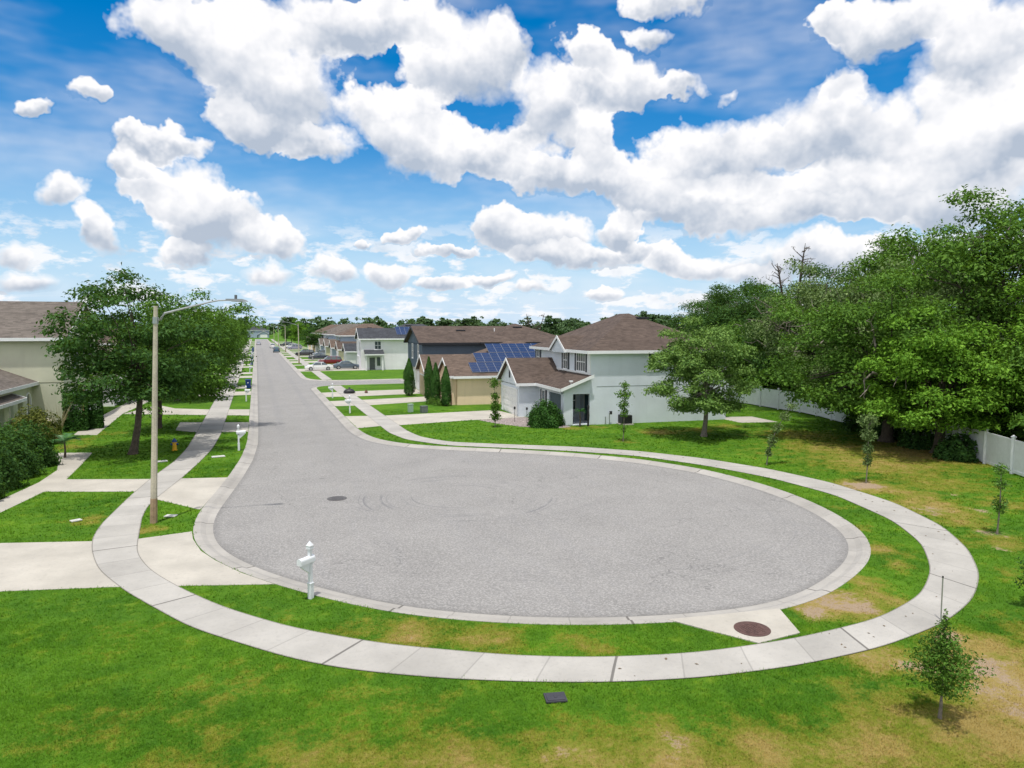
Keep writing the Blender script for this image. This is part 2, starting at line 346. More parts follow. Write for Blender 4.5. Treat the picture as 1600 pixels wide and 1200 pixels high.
PATHS = [
 [(-11.6,31.5),(-10.4,35),(-9.85,38.5),(-9.8,41.5),(-10.4,44.5),(-11.3,47.4),(-9.2,46.7),(-8.95,42.5),(-8.8,38.85),(-9.1,36.1),(-9.7,32.7),(-10.6,29.8)],
 [(-11.9,54.9),(-10.4,54.4),(-10.85,67),(-10,80),(-10.2,92),(-11.7,92),(-12,80),(-12.3,62)],
 [(34.9,44.6),(37.9,43.9),(38.2,47.4),(35.0,48.2)],
]
for k in range(12):
    y = 81.5 + 28*k
    DRIVES += [[(-11, y), (-.72, y), (-.72, y+4.6), (-11, y+4.6)], [(-11, y+9), (-.72, y+9), (-.72, y+13.6), (-11, y+13.6)]]
for y0, y1 in ((142,144.8),(152.5,160),(165,170),(183,192),(201,206),(213,219),(226,231),(240,246),(254,259),(268,274),(282,287),(296,302),(310,315),(325,331),(345,350),(365,371),(385,390)):
    DRIVES.append([(6.72, y0), (17.5, y0), (17.5, y1), (6.72, y1)])
for p in DRIVES: tag(MB().prism(p, -.05, .012).build('driveway', M_drive), kind='structure')
for p in PATHS: tag(MB().prism(p, -.05, .008).build('path', M_drive), kind='structure')
tag(MB().prism([(47, 70), (44.6, 60), (44.1, 50), (44.2, 47.4), (41.3, 38.6), (37.7, 28), (35.2, 23.2), (33.5, 19.6), (60, 10), (140, 20), (140, 110), (60, 110)], -.05, .007).build('forest_floor', mat('leaf_mould', (.055, .05, .022), .95, .45, 1.5, .3)), kind='structure')
INLET = [(9.6,14.6),(12.4,14.2),(11.95,12.95),(10.9,12.85),(10.1,13.9)]
tag(MB().prism([(9.5,14.75),(12.6,14.35),(12.05,13.0),(10.75,12.88),(10.05,13.9)], -.08, .024).build('drain_apron', M_drive), kind='structure')

# ------------------------------------------------------------------ lawn: dead and bare patches have their own places
DRY = [(1.5,13.4,1.3,.3),(-3.2,14.2,1.4,.35),(11.2,9.9,1.0,.7),(15.5,10.4,1.5,.7),(17.5,11,1.5,.55),(21,14.2,.8,.5),(24.8,18.6,1.0,.8),(27,22.5,1.3,.8),(24,16.8,1.0,.6),(29,20,1.6,.6),(16.3,15.2,.6,.8),(20.6,19.5,.5,.6),(21.9,22,.5,.5),(-1.2,12.0,1.8,.48),(.8,11.3,1.7,.68),(2.8,10.6,1.5,.8),(5.0,10.3,1.3,.75),(6.5,9.8,1.3,.8),(7.9,9.2,1.3,.85),(6.5,10.7,.6,.6),(5.7,11.2,.6,.5),(9.5,8.8,1.3,.8),
 (14.4,14.0,1.0,1.3),(14.0,14.4,.8,1.2),(15.6,14.1,.8,1.0),(13.4,14.0,.6,1.1),(19.2,17.1,.7,.9),(18.4,15.8,.6,.7),(26.2,24.5,1.6,1.1),(25.8,20.9,1.7,.9),(25.6,19.9,1.5,.8),(41,32,5,1.0),(36,30,4.5,.9),(31.5,28.5,4.5,.75),
 (14.4,9.9,1.4,1.25),(13.2,10.9,.8,1.0),(12.1,8.5,1.4,1.0),(13.9,8.9,1.4,1.15),(15.6,10.8,1.0,1.0),(12.7,11.5,.7,1.1),(15.2,11.6,.7,1.0),(3.4,16.1,1.0,.85),(4.9,15.2,1.0,.7),(2.0,16.9,.8,.5),(.6,18.4,.8,.3),(7.0,14.2,.9,.55),(32.8,33.2,4.0,.7),(34.6,38,3.5,.65),(26.4,42.5,1.6,.8),(29.5,42.4,1.5,.6),
 (-4.1,27.9,.7,.9),(-6.2,30.3,.9,.55),(-10.8,49.5,1.5,.6),(22.2,16.8,1.0,.5),(23.6,16.2,.9,.7),(32.7,43.4,1.5,.65),(-1.0,14.8,1.6,.35),(-3.1,18.4,1.4,.3),(2.6,12.9,1.2,.35),(10.1,8.6,1.4,.8),(22.2,39.7,.9,.6),(30,24,3,.6),(28,33,3,.35),(21.5,46.3,.9,.8),(23.4,46.2,1.0,.6),(-11,52.5,1.3,.5),(-9.5,55,1.5,.45)]
SOIL = [(14.0,9.6,.7,.7),(15.0,10.4,.5,.7),(13.4,8.6,.4,.6),(14.6,14.05,.75,.9),(14.0,14.3,.55,.8),(13.3,13.9,.4,.9),(19.2,17.1,.3,.6),(26.3,24.6,.85,1.2),(25.3,20.4,.7,.8),(27.2,19.6,.6,.7),(24.3,17.4,.45,.7),(14.5,9.9,.6,.9),(13.2,11.0,.35,.8),(12.7,11.6,.45,.9),(15.2,11.6,.4,.8),(5.0,10.6,.5,.6),(6.6,10.1,.5,.6),(14.2,8.8,.6,.7),(11.6,9.2,.25,.8),(3.5,16.0,.35,.5),(22.9,16.1,.4,.7),(41,31.5,2.5,.6),(21.6,46.4,.4,.6),(26.4,42.4,.5,.45),(24.6,17.1,.4,.8),(28.5,22,.8,.5)]
def patch(x, y, tab):
    r = np.zeros(len(x))
    for cx, cy, s, w in tab: r = np.maximum(r, w*np.exp(-((x-cx)**2 + (y-cy)**2)/(1.1*s*s)))
    return r
def lawn_col(g, P):
    dry = g.n('Attribute', out=2, attribute_name='dry'); soil = g.n('Attribute', out=2, attribute_name='soil')
    a = g.noise(P, .22, 4., .6); b = g.noise(P, 1.4, 6., .68); c = g.noise(P, 11., 4., .65); e = g.noise(P, 45., 3., .7)
    grn = g.mix(g.mr(a, .32, .68, smooth=False), (.044, .122, .009), (.094, .202, .014))
    grn = g.mix(g.m('MULTIPLY', g.mr(b, .5, .72), .65), grn, (.155, .245, .018))
    grn = g.mix(g.m('MULTIPLY', g.mr(b, .5, .3), .45), grn, (.020, .082, .008))
    grn = g.mix(g.m('MULTIPLY', g.mr(c, .5, .72), .35), grn, (.13, .225, .028))
    dsum = g.m('ADD', g.m('ADD', dry, g.m('MULTIPLY', g.m('SUBTRACT', b, .5), 1.5)), g.m('MULTIPLY', g.m('SUBTRACT', c, .5), .7))
    k1 = g.mr(dsum, .22, .58); k2 = g.mr(dsum, .5, .95)
    col = g.mix(g.m('MULTIPLY', k1, .8), grn, (.185, .185, .026))
    col = g.mix(g.m('MULTIPLY', k2, .8), col, (.31, .22, .08))
    ss = g.m('ADD', g.m('ADD', soil, g.m('MULTIPLY', g.m('SUBTRACT', b, .5), 1.9)), g.m('MULTIPLY', g.m('SUBTRACT', c, .5), .9))
    so = g.mix(e, (.20, .125, .065), (.42, .34, .25))
    col = g.mix(g.mr(ss, .40, .70), col, so)
    col = g.v('SCALE', col); g.L.new(g.mr(e, .3, .7, .82, 1.18, smooth=False), col.node.inputs['Scale'])
    return col
M_lawn = mat('lawn', (.05, .15, .01), .95, build=lawn_col, spec=.1, bump=.8, bscale=55.)
def make_ground():
    pts = [Vector((float(a), float(b))) for a, b in kerb_line]; nk = len(pts)
    edges = [(i, (i+1) % nk) for i in range(nk)]
    big = [(-3500,-400),(3500,-400),(3500,5000),(-3500,5000)]; b0 = len(pts); pts += [Vector(p) for p in big]
    edges += [(b0+i, b0+(i+1) % 4) for i in range(4)]
    gx, gy = np.meshgrid(np.arange(-24, 52, .7), np.arange(4, 66, .7)); gp = np.c_[gx.ravel(), gy.ravel()]
    gp += np.random.default_rng(3).uniform(-.15, .15, gp.shape)
    gp = gp[~inside(gp, kerb_line)]
    pts += [Vector(map(float, p)) for p in gp]
    vs, es, fs, *_ = delaunay_2d_cdt(pts, edges, [], 0, 1e-4)
    V = np.array([(p.x, p.y) for p in vs]); F = np.array(fs)
    cen = V[F].mean(1); F = F[~inside(cen, kerb_line)]
    me = bpy.data.meshes.new('ground'); me.from_pydata([(a, b, 0.) for a, b in V], [], F.tolist()); me.materials.append(M_lawn)
    for nm, tab in (('dry', DRY), ('soil', SOIL)):
        me.attributes.new(nm, 'FLOAT', 'POINT').data.foreach_set('value', patch(V[:, 0], V[:, 1], tab).astype(np.float32))
    tag(link('ground', me), kind='structure')
make_ground()

NOGRASS = SWL + [np.array(p) for p in DRIVES + PATHS] + [kerb_line, np.array([(9.5,14.75),(12.6,14.35),(12.05,13.0),(10.75,12.88),(10.05,13.9)])]
GRAVEL = np.array([(16.4,53.0),(20.6,53.3),(21.4,52.6),(21.3,48),(21.7,47),(20.9,46.7),(19.6,47.0),(18.2,48.4),(17.2,50.2)])
NOGRASS += [GRAVEL, np.array([(22,47.4),(34.6,46.6),(35,58),(22.5,59)])]
def make_grass():
    rng = np.random.default_rng(11); ya = R(19.93); P = []; HH = []; WW = []
    for f0, f1, dens, h, w in ((10.6, 13.5, 900, .042, .012), (13.5, 17, 520, .042, .015), (17, 24, 190, .045, .020), (24, 38, 70, .06, .034), (38, 62, 20, .065, .06)):
        n = int(dens*(f1-f0)*(f1+f0)*.5*1.52)
        fw = np.sqrt(rng.uniform(f0*f0, f1*f1, n)); r = fw*rng.uniform(-.76, .76, n)
        p = np.c_[fw*math.sin(ya) + r*math.cos(ya), fw*math.cos(ya) - r*math.sin(ya)]
        P.append(p); HH.append(np.full(n, h)); WW.append(np.full(n, w))
    P = np.vstack(P); H = np.hstack(HH); W = np.hstack(WW)
    ok = np.ones(len(P), bool)
    for poly in NOGRASS: ok &= ~inside(P, poly)
    P, H, W = P[ok], H[ok], W[ok]
    soil = patch(P[:, 0], P[:, 1], SOIL); dry = patch(P[:, 0], P[:, 1], DRY)
    ok = rng.random(len(P)) > soil*1.1
    P, H, W, dry, soil = P[ok], H[ok], W[ok], dry[ok], soil[ok]
    K = 3; P = np.repeat(P, K, 0); H = np.repeat(H, K); W = np.repeat(W, K); dry = np.repeat(dry, K); soil = np.repeat(soil, K)
    n = len(P); P = P + rng.normal(0, .038, P.shape)
    clump = .5 + .5*np.sin(P[:, 0]*1.7 + 1.3*np.sin(P[:, 1]*1.1))*np.sin(P[:, 1]*1.9 + np.sin(P[:, 0]*.8))
    H = H*rng.uniform(.45, 1.25, n)*(.75 + .5*clump)*(1 - .45*np.clip(dry, 0, 1)); a = rng.uniform(0, 2*math.pi, n); ln = rng.uniform(.2, 1.0, n)*H
    dx, dy = np.cos(a), np.sin(a); px, py = -dy*W/2, dx*W/2
    V = np.empty((n, 3, 3), np.float32)
    V[:, 0] = np.c_[P[:, 0]-px, P[:, 1]-py, np.zeros(n)]; V[:, 1] = np.c_[P[:, 0]+px, P[:, 1]+py, np.zeros(n)]; V[:, 2] = np.c_[P[:, 0]+dx*ln, P[:, 1]+dy*ln, H]
    me = bpy.data.meshes.new('grass'); me.vertices.add(3*n); me.vertices.foreach_set('co', V.ravel())
    me.loops.add(3*n); me.loops.foreach_set('vertex_index', np.arange(3*n, dtype=np.int32))
    me.polygons.add(n); me.polygons.foreach_set('loop_start', np.arange(0, 3*n, 3, dtype=np.int32)); me.polygons.foreach_set('loop_total', np.full(n, 3, np.int32))
    for nm, v in (('dry', dry), ('soil', soil*.4)):
        me.attributes.new(nm, 'FLOAT', 'POINT').data.foreach_set('value', np.repeat(v, 3).astype(np.float32))
    m = M_lawn.copy(); m.name = 'grass_blade'; nt = m.node_tree
    bs = next(q for q in nt.nodes if q.type == 'BSDF_PRINCIPLED'); g = G(nt); src = bs.inputs['Base Color'].links[0].from_socket
    up = g.n('CombineXYZ', [0., 0., 1.]); df = g.n('BsdfDiffuse', {'Color': src, 'Normal': up}); tl = g.n('BsdfTranslucent', {'Color': src, 'Normal': up})
    out = next(q for q in nt.nodes if q.type == 'OUTPUT_MATERIAL'); g.L.new(g.n('AddShader', [df, tl]), out.inputs[0]); nt.nodes.remove(bs)
    me.materials.append(m); me.update(calc_edges=True)
    tag(link('grass', me), 'short green lawn grass with yellowed and bare patches', 'grass', kind='stuff')
    return n
make_grass()
# ------------------------------------------------------------------ materials for buildings and things
def shingle(name, c):
    def b(g, P):
        s = g.n('SeparateXYZ', [P]).node; z = s.outputs[2]
        crs = g.m('FRACT', g.m('MULTIPLY', z, 14.)); row = g.m('FLOOR', g.m('MULTIPLY', z, 14.))
        cell = g.n('TexWhiteNoise', {'Vector': g.n('CombineXYZ', [g.m('FLOOR', g.m('ADD', g.m('MULTIPLY', s.outputs[0], 3.1), g.m('MULTIPLY', row, .37))), g.m('FLOOR', g.m('ADD', g.m('MULTIPLY', s.outputs[1], 3.1), g.m('MULTIPLY', row, .61))), row])}, noise_dimensions='3D')
        f = g.noise(g.v('MULTIPLY', P, (.5, .5, 2.2)), 1.5, 6., .65); h = g.noise(P, 26., 3., .6)
        k = g.m('ADD', g.m('MULTIPLY', cell, .30), g.m('ADD', g.m('MULTIPLY', f, .9), g.m('MULTIPLY', h, .22)))
        col = g.mix(g.mr(k, .38, 1.0, smooth=False), tuple(x*.62 for x in c), tuple(x*1.5 for x in c))
        return g.mix(g.m('MULTIPLY', g.mr(crs, .16, .02), .45), col, tuple(x*.35 for x in c))
    return mat(name, c, .92, build=b, spec=.2, bump=.4, bscale=30.)
def stucco(name, c, v=.07):
    def b(g, P):
        f = g.noise(P, .5, 4., .6); s = g.noise(g.v('MULTIPLY', P, (1., 1., .12)), 2.2, 5., .6); h = g.noise(P, 30., 3., .6)
        col = g.mix(g.mr(f, .3, .7, smooth=False), tuple(x*(1-v) for x in c), tuple(x*(1+v) for x in c))
        col = g.mix(g.m('MULTIPLY', g.mr(s, .52, .78), .22), col, tuple(x*.68 for x in c))
        return g.mix(g.m('MULTIPLY', g.mr(h, .4, .7), .10), col, tuple(x*.7 for x in c))
    return mat(name, c, .9, build=b, spec=.2, bump=.3, bscale=70.)
R_BROWN = shingle('brown_shingles', (.088, .066, .055)); R_GREY = shingle('grey_shingles', (.05, .054, .062)); R_TAUPE = shingle('taupe_shingles', (.125, .108, .095)); R_WARM = shingle('warm_shingles', (.115, .085, .068))
W_SAGE = stucco('sage_stucco', (.68, .73, .79)); W_TAN = stucco('tan_stucco', (.86, .66, .47)); W_NAVY = stucco('slate_cladding', (.105, .14, .18)); W_WHITE = stucco('white_stucco', (.82, .80, .84)); W_OLIVE = stucco('olive_cream_stucco', (.61, .615, .47)); W_CREAM = stucco('cream_stucco', (.74, .66, .48)); W_BLUE = stucco('pale_blue_stucco', (.33, .40, .50)); W_PINK = stucco('blush_stucco', (.66, .58, .55))
TRIM = mat('white_trim', (.80, .81, .82), .55, .04); GARAGE = mat('garage_door_white', (.80, .80, .80), .5, .03); DARKTRIM = mat('dark_trim', (.02, .022, .028), .6, .1)
SHUT = mat('charcoal_shutter', (.055, .06, .068), .6, .1); GLASS = mat('window_glass', (.08, .10, .11), .06, .25, 1.2, spec=.9); DOORM = mat('teal_door', (.035, .075, .09), .5, .1); SCREEN = mat('porch_screen', (.05, .085, .10), .6, .1)
WHITE = mat('white_vinyl', (.70, .72, .75), .4, .07); PVBLUE = mat('solar_cell', (.012, .024, .075), .2, .2, 3., spec=.8, coat=.6); PVLINE = mat('solar_frame', (.26, .28, .33), .4, .05, metal=.3)
METAL = mat('galvanised_metal', (.42, .44, .45), .4, .1, metal=.85); DARK = mat('dark_plastic', (.02, .02, .022), .5, .1); RUBBER = mat('rubber', (.015, .015, .016), .85, .1)
CONPOLE = mat('weathered_pole', (.46, .42, .33), .85, .2, 1.4, .15); IRON = mat('rusty_iron', (.095, .052, .045), .85, .3, 12.); 
BARK = mat('bark', (.085, .068, .052), .95, .4, 6., .3, bump=.8, bscale=22.); BARKP = mat('pale_bark', (.20, .175, .145), .95, .35, 6., .3, bump=.6, bscale=22.)

def wallbox(mb, o, ax, n, u0, u1, z0, z1, d0, d1, mi=0):
    o, ax, n = Vector(o), Vector(ax), Vector(n)
    P = lambda u, d, z: o + ax*u + n*d + Vector((0, 0, z))
    return mb.add([P(u0,d0,z0), P(u1,d0,z0), P(u1,d1,z0), P(u0,d1,z0), P(u0,d0,z1), P(u1,d0,z1), P(u1,d1,z1), P(u0,d1,z1)], [(3,2,1,0),(4,5,6,7),(0,1,5,4),(1,2,6,5),(2,3,7,6),(3,0,4,7)], mi)
def window(root, o, ax, n, w, h, nx=1, ny=1, shutters=True, sill=True, fr=TRIM, sm=SHUT):
    mb = wallbox(MB(), o, ax, n, -w/2, w/2, 0, h, -.02, .015); p = mb.build('window', GLASS, root)
    f = MB(); t = .07
    wallbox(f, o, ax, n, -w/2-t, -w/2, -t, h+t, -.02, .055); wallbox(f, o, ax, n, w/2, w/2+t, -t, h+t, -.02, .055)
    wallbox(f, o, ax, n, -w/2, w/2, h, h+t, -.02, .052); wallbox(f, o, ax, n, -w/2, w/2, -t, 0, -.02, .052)
    for i in range(1, nx): u = -w/2 + w*i/nx; wallbox(f, o, ax, n, u-.03, u+.03, 0, h, .0, .04)
    for i in range(1, ny): z = h*i/ny; wallbox(f, o, ax, n, -w/2, w/2, z-.03, z+.03, .0, .036)
    f.build('frame', fr, p)
    if sill: wallbox(MB(), o, ax, n, -w/2-t-.05, w/2+t+.05, -t-.09, -t-.003, -.02, .09).build('sill', fr, p)
    if shutters:
        for s in (-1, 1):
            c = s*(w/2+t+.2); q = wallbox(MB(), o, ax, n, c-.17, c+.17, -.08, h+.08, -.01, .045)
            for k in range(int(h/.12)): wallbox(q, o, ax, n, c-.13, c+.13, .0+k*.12, .06+k*.12, .045, .058)
            q.build('shutter', sm, root)
    return p
def garage_door(root, o, ax, n, w, h, m=GARAGE):
    d = MB()
    for i in range(4):
        z = h*i/4; wallbox(d, o, ax, n, -w/2, w/2, z+.008, z+h/4-.008, -.05, .02)
        for j in range(4):
            u = -w/2 + w*(j+.5)/4; wallbox(d, o, ax, n, u-w/8+.14, u+w/8-.14, z+.12, z+h/4-.12, .02, .035)
    g = d.build('garage_door', m, root)
    f = MB(); wallbox(f, o, ax, n, -w/2-.12, -w/2, 0, h+.12, -.02, .07); wallbox(f, o, ax, n, w/2, w/2+.12, 0, h+.12, -.02, .07); wallbox(f, o, ax, n, -w/2, w/2, h, h+.12, -.02, .068)
    f.build('frame', TRIM, g); return g
def door(root, o, ax, n, w, h, m):
    d = wallbox(MB(), o, ax, n, -w/2, w/2, 0, h, -.04, .03)
    for z0, z1 in ((.12*h, .45*h), (.52*h, .93*h)):
        for s in (-1, 1): wallbox(d, o, ax, n, s*w/4-w*.15, s*w/4+w*.15, z0, z1, .03, .042)
    p = d.build('door', m, root); wallbox(MB(), o, ax, n, w*.36, w*.42, .95, 1.05, .03, .09).build('handle', METAL, p)
    f = MB(); wallbox(f, o, ax, n, -w/2-.1, -w/2, 0, h+.1, -.02, .06); wallbox(f, o, ax, n, w/2, w/2+.1, 0, h+.1, -.02, .06); wallbox(f, o, ax, n, -w/2, w/2, h, h+.1, -.02, .058)
    f.build('frame', TRIM, p); return p
def hip(rf, fa, a0, a1, b0, b1, z, p, oh=.4, fh=.2):
    x0, x1, y0, y1 = a0-oh, a1+oh, b0-oh, b1+oh; w, d = x1-x0, y1-y0; h = min(w, d)/2; zt = z + h*p
    if w >= d: r0, r1 = (x0+h, (y0+y1)/2, zt), (x1-h-.02, (y0+y1)/2, zt)
    else: r0, r1 = ((x0+x1)/2, y0+h, zt), ((x0+x1)/2, y1-h-.02, zt)
    c = [(x0,y0,z),(x1,y0,z),(x1,y1,z),(x0,y1,z)]
    top = [(0,1,5,4),(1,2,5),(2,3,4,5),(3,0,4)] if w >= d else [(0,1,4),(1,2,5,4),(2,3,5),(3,0,4,5)]
    rf.add(c + [r0, r1], top + [(3,2,1,0)])
    t = .03
    fa.box(x0-t, x1+t, y0-t, y0, z-fh, z+.035).box(x0-t, x1+t, y1, y1+t, z-fh, z+.035).box(x0-t, x0, y0, y1, z-fh, z+.032).box(x1, x1+t, y0, y1, z-fh, z+.032)
    fa.box(x0, x1, y0, y1, z-fh+.03, z-fh+.05)                       # soffit
    return zt
def gable(rf, fa, wl, a0, a1, b0, b1, z, p, oh=.35, fh=.2, rake=True, wall_t=.3):
    """ridge along a, gable face at a0 (facing -a)"""
    m = (b0+b1)/2; x0 = a0-oh; y0, y1 = b0-oh, b1+oh; zt = z + (y1-y0)/2*p; th = .1
    rf.extr([(x0,y0,z),(x0,m,zt),(x0,y1,z),(x0,y1,z-th),(x0,m,zt-th),(x0,y0,z-th)], (a1-x0, 0, 0))
    if wl is not None: wl.extr([(a0,b0,z-.25),(a0,b1,z-.25),(a0,b1,z-.02+oh*p-th),(a0,m,zt-th-.02),(a0,b0,z-.02+oh*p-th)], (wall_t, 0, 0))
    t = .035
    if rake:
        fa.extr([(x0-t,y0-t,z+.035),(x0-t,m,zt+.035),(x0-t,m,zt-fh),(x0-t,y0-t,z-fh)], (t, 0, 0)); fa.extr([(x0-t,y1+t,z+.035),(x0-t,m,zt+.035),(x0-t,m,zt-fh),(x0-t,y1+t,z-fh)], (t, 0, 0))
    fa.box(x0, a1, y0-t, y0, z-fh, z+.03).box(x0, a1, y1, y1+t, z-fh, z+.03)
    return zt
def shed(rf, fa, pts, th=.1, fh=.2, mi=0):
    """sloping slab: eave edge pts[0]-pts[1], top edge pts[2]-pts[3]"""
    rf.extr([Vector(p) for p in pts], (0, 0, -th))
def vent_slot(root, x, y, z, slope_axis, w=.9):
    o = MB(); 
    if slope_axis == 'y': o.box(x-w/2, x+w/2, y-.2, y+.2, z-.05, z+.12)
    else: o.box(x-.2, x+.2, y-w/2, y+w/2, z-.05, z+.12)
    return o.build('roof_vent', DARKTRIM, root, bevel=.03)
AX, BX = Vector((1, 0, 0)), Vector((0, 1, 0))
def solar(root, plane, quads):
    """plane(a,s)->3-D point on the roof, s is measured along b; quads: (a,b,da,db)"""
    for a, b, da, db in quads:
        up = Vector((0, 0, .12)); q = [plane(a+.012, b+.012)+up, plane(a+da-.012, b+.012)+up, plane(a+da-.012, b+db-.012)+up, plane(a+.012, b+db-.012)+up]
        f = MB().extr(q, (0, 0, -.05)).build('solar_panel', PVLINE, root)
        nx, ny = 2, 2; c = MB()
        def L(u, v): return q[0]*(1-u)*(1-v) + q[1]*u*(1-v) + q[2]*u*v + q[3]*(1-u)*v + Vector((0, 0, .006))
        for i in range(nx):
            for j in range(ny):
                e = .012; c.add([L(i/nx+e, j/ny+e), L((i+1)/nx-e, j/ny+e), L((i+1)/nx-e, (j+1)/ny-e), L(i/nx+e, (j+1)/ny-e)], [(0, 1, 2, 3)])
        c.build('solar_cells', PVBLUE, f)

# ---- house at the head of the street: sage two-storey with porch and double garage
def house_sage():
    t = thing('house', 'pale sage two storey house with brown hip roof, front porch and white garage door', 'house', (22.1, 47.6, 0), R(-4))
    w, rf, fa = MB(), MB(), MB()
    w.box(1.4, 13, 0, 13.6, 2.62, 5.5).box(1.9, 13, 0, 3.4, 0, 2.62).box(-.75, 13, 3.4, 6.0, 0, 2.62).box(1.4, 13, 6.0, 13.6, 0, 2.62)
    w.box(-2.4, 1.4, 6.0, 11.7, 0, 2.6)
    w.box(-.75, 0, 0, .55, 0, 2.35).box(-.75, -.5, .55, 3.4, 2.3, 2.7)                     # corner column, front header
    w.extr([(-.75, 0, 2.35), (1.4, 0, 2.35), (1.4, 0, 3.62), (-.75, 0, 2.78)], (0, .25, 0)) # side header under the rake
    w.box(1.35, 1.9, 0, .25, 0, 2.62).box(-.75, 1.4, .25, 3.4, 2.5, 2.6).box(-.75, 1.9, .0, 3.4, -.05, .06)
    hip(rf, fa, 1.4, 13, 0, 13.6, 5.55, .475, .42)
    gable(rf, fa, w, -2.4, 1.6, 6.0, 11.7, 2.75, .62, .35)
    gable(rf, fa, w, .93, 5.0, 4.2, 7.7, 5.53, .60, .12, wall_t=.6)
    e0, e1 = -1.1, 1.42; ze, zt = 2.76, 3.76
    rf.extr([(e0, -.4, ze), (e1, -.4, zt), (e1, -.4, zt-.1), (e0, -.4, ze-.1)], (0, 7.2, 0))
    fa.box(e0-.035, e0, -.435, 5.9, ze-.2, ze+.03)
    fa.extr([(e0-.035, -.435, ze+.035), (e1+.1, -.435, zt+.07), (e1+.1, -.435, zt-.17), (e0-.035, -.435, ze-.2)], (0, .033, 0))
    fa.box(1.38, 1.41, .0, 5.3, 3.62, 3.84)
    w.build('wall', W_SAGE, t); rf.build('roof', R_BROWN, t); fa.build('fascia', TRIM, t)
    MB().box(1.9, 13.01, -.012, .0, 2.86, 2.9).build('belt_joint', mat('sage_joint', (.25, .29, .29), .9), t)  # belt groove drawn as a thin darker strip
    MB().box(1.33, 1.4, -.012, .55, 3.9, 5.34).box(1.33, 1.4, -.0, 13.6, 3.78, 3.92).build('sunlit_corner_trim', TRIM, t)  # upright white strip paints in the sun-bright front corner; level band is plain trim
    window(t, (1.4, 5.4, 3.98), -BX, -AX, .85, 1.35, 2, 2); window(t, (1.4, 1.95, 3.98), -BX, -AX, 1.75, 1.38, 4, 2); window(t, (1.4, 12.6, 3.98), -BX, -AX, .75, 1.3, 2, 2)
    window(t, (-.75, 4.6, .75), -BX, -AX, .7, 1.5, 1, 2); window(t, (.95, 3.4, .8), AX, -BX, 1.1, 1.45, 2, 2, False)
    window(t, (6.6, 0, 4.1), AX, -BX, .9, 1.2, 1, 2, False)
    door(t, (1.9, 1.9, .06), -BX, -AX, .95, 2.05, DOORM)
    s = MB().box(-.64, -.62, .55, 3.36, .1, 2.3).build('porch_screen', SCREEN, t)
    garage_door(t, (-2.4, 8.85, .02), -BX, -AX, 4.6, 2.15)
    v = wallbox(MB(), (-2.4, 8.85, 3.05), -BX, -AX, -.16, .16, 0, .85, -.02, .05)
    for k in range(7): wallbox(v, (-2.4, 8.85, 3.05), -BX, -AX, -.13, .13, .05+.11*k, .1+.11*k, .05, .065)
    v.build('gable_vent', SHUT, t)
    vent_slot(t, 8.0, 4.9, 8.07, 'y', 1.1); 
    fl = MB().tube([(-.2, -.1, 3.1), (-.2, -.1, 3.3)], .03).box(-.32, -.08, -.2, 0, 3.28, 3.38)
    fl.build('flood_light', TRIM, t)
    return t
house_sage()

def house_tan():
    t = thing('house', 'tan single storey house with two front gables and solar panels on brown roof', 'house', (17.7, 64, 0), R(-4))
    w, rf, fa = MB(), MB(), MB()
    w.box(0, 15, 0, 13.4, 0, 2.6).box(-1.6, 3, 7.6, 13.2, 0, 2.6)
    hip(rf, fa, 0, 15, 0, 13.4, 2.72, .445, .42)
    gable(rf, fa, w, -.47, 5.5, .2, 6.6, 2.74, .46, .3); gable(rf, fa, w, -1.6, 6, 7.6, 13.2, 2.76, .52, .4)
    w.box(-.46, 0, .22, 6.58, 0, 2.6)
    w.build('wall', W_TAN, t); rf.build('roof', R_WARM, t); fa.build('fascia', TRIM, t)
    window(t, (-.46, 3.2, .8), -BX, -AX, 1.5, 1.4, 2, 2, False); door(t, (0, 7.1, .02), -BX, -AX, .9, 2.05, mat('brown_door', (.16, .08, .04), .5))
    garage_door(t, (-1.6, 10.4, .02), -BX, -AX, 4.6, 2.15, mat('tan_garage_door', (.55, .42, .27), .5, .05))
    MB().box(-.52, -.46, .2, 1.0, .0, 1.0).build('stone_skirt', mat('stone_veneer', (.30, .20, .14), .9, .35, 9.), t)
    z0 = 2.72; k = .445
    pl = lambda a, b: Vector((a, b, z0 + (b+.42)*k))
    Q = []
    for r, (a0, nn, b0) in enumerate(PV_TAN):
        for j in range(2):
            for i in range(nn): Q.append((a0+i*1.66, b0+j*.93, 1.66, .93))
    solar(t, pl, Q)
    vent_slot(t, 10.5, 5.6, z0+6.0*k, 'y', 1.2); vent_slot(t, 12.2, 5.6, z0+6.0*k, 'y', .9)
PV_TAN = [(1.5, 3, .15), (2.4, 5, 2.1), (4.1, 5, 4.05)]
house_tan()

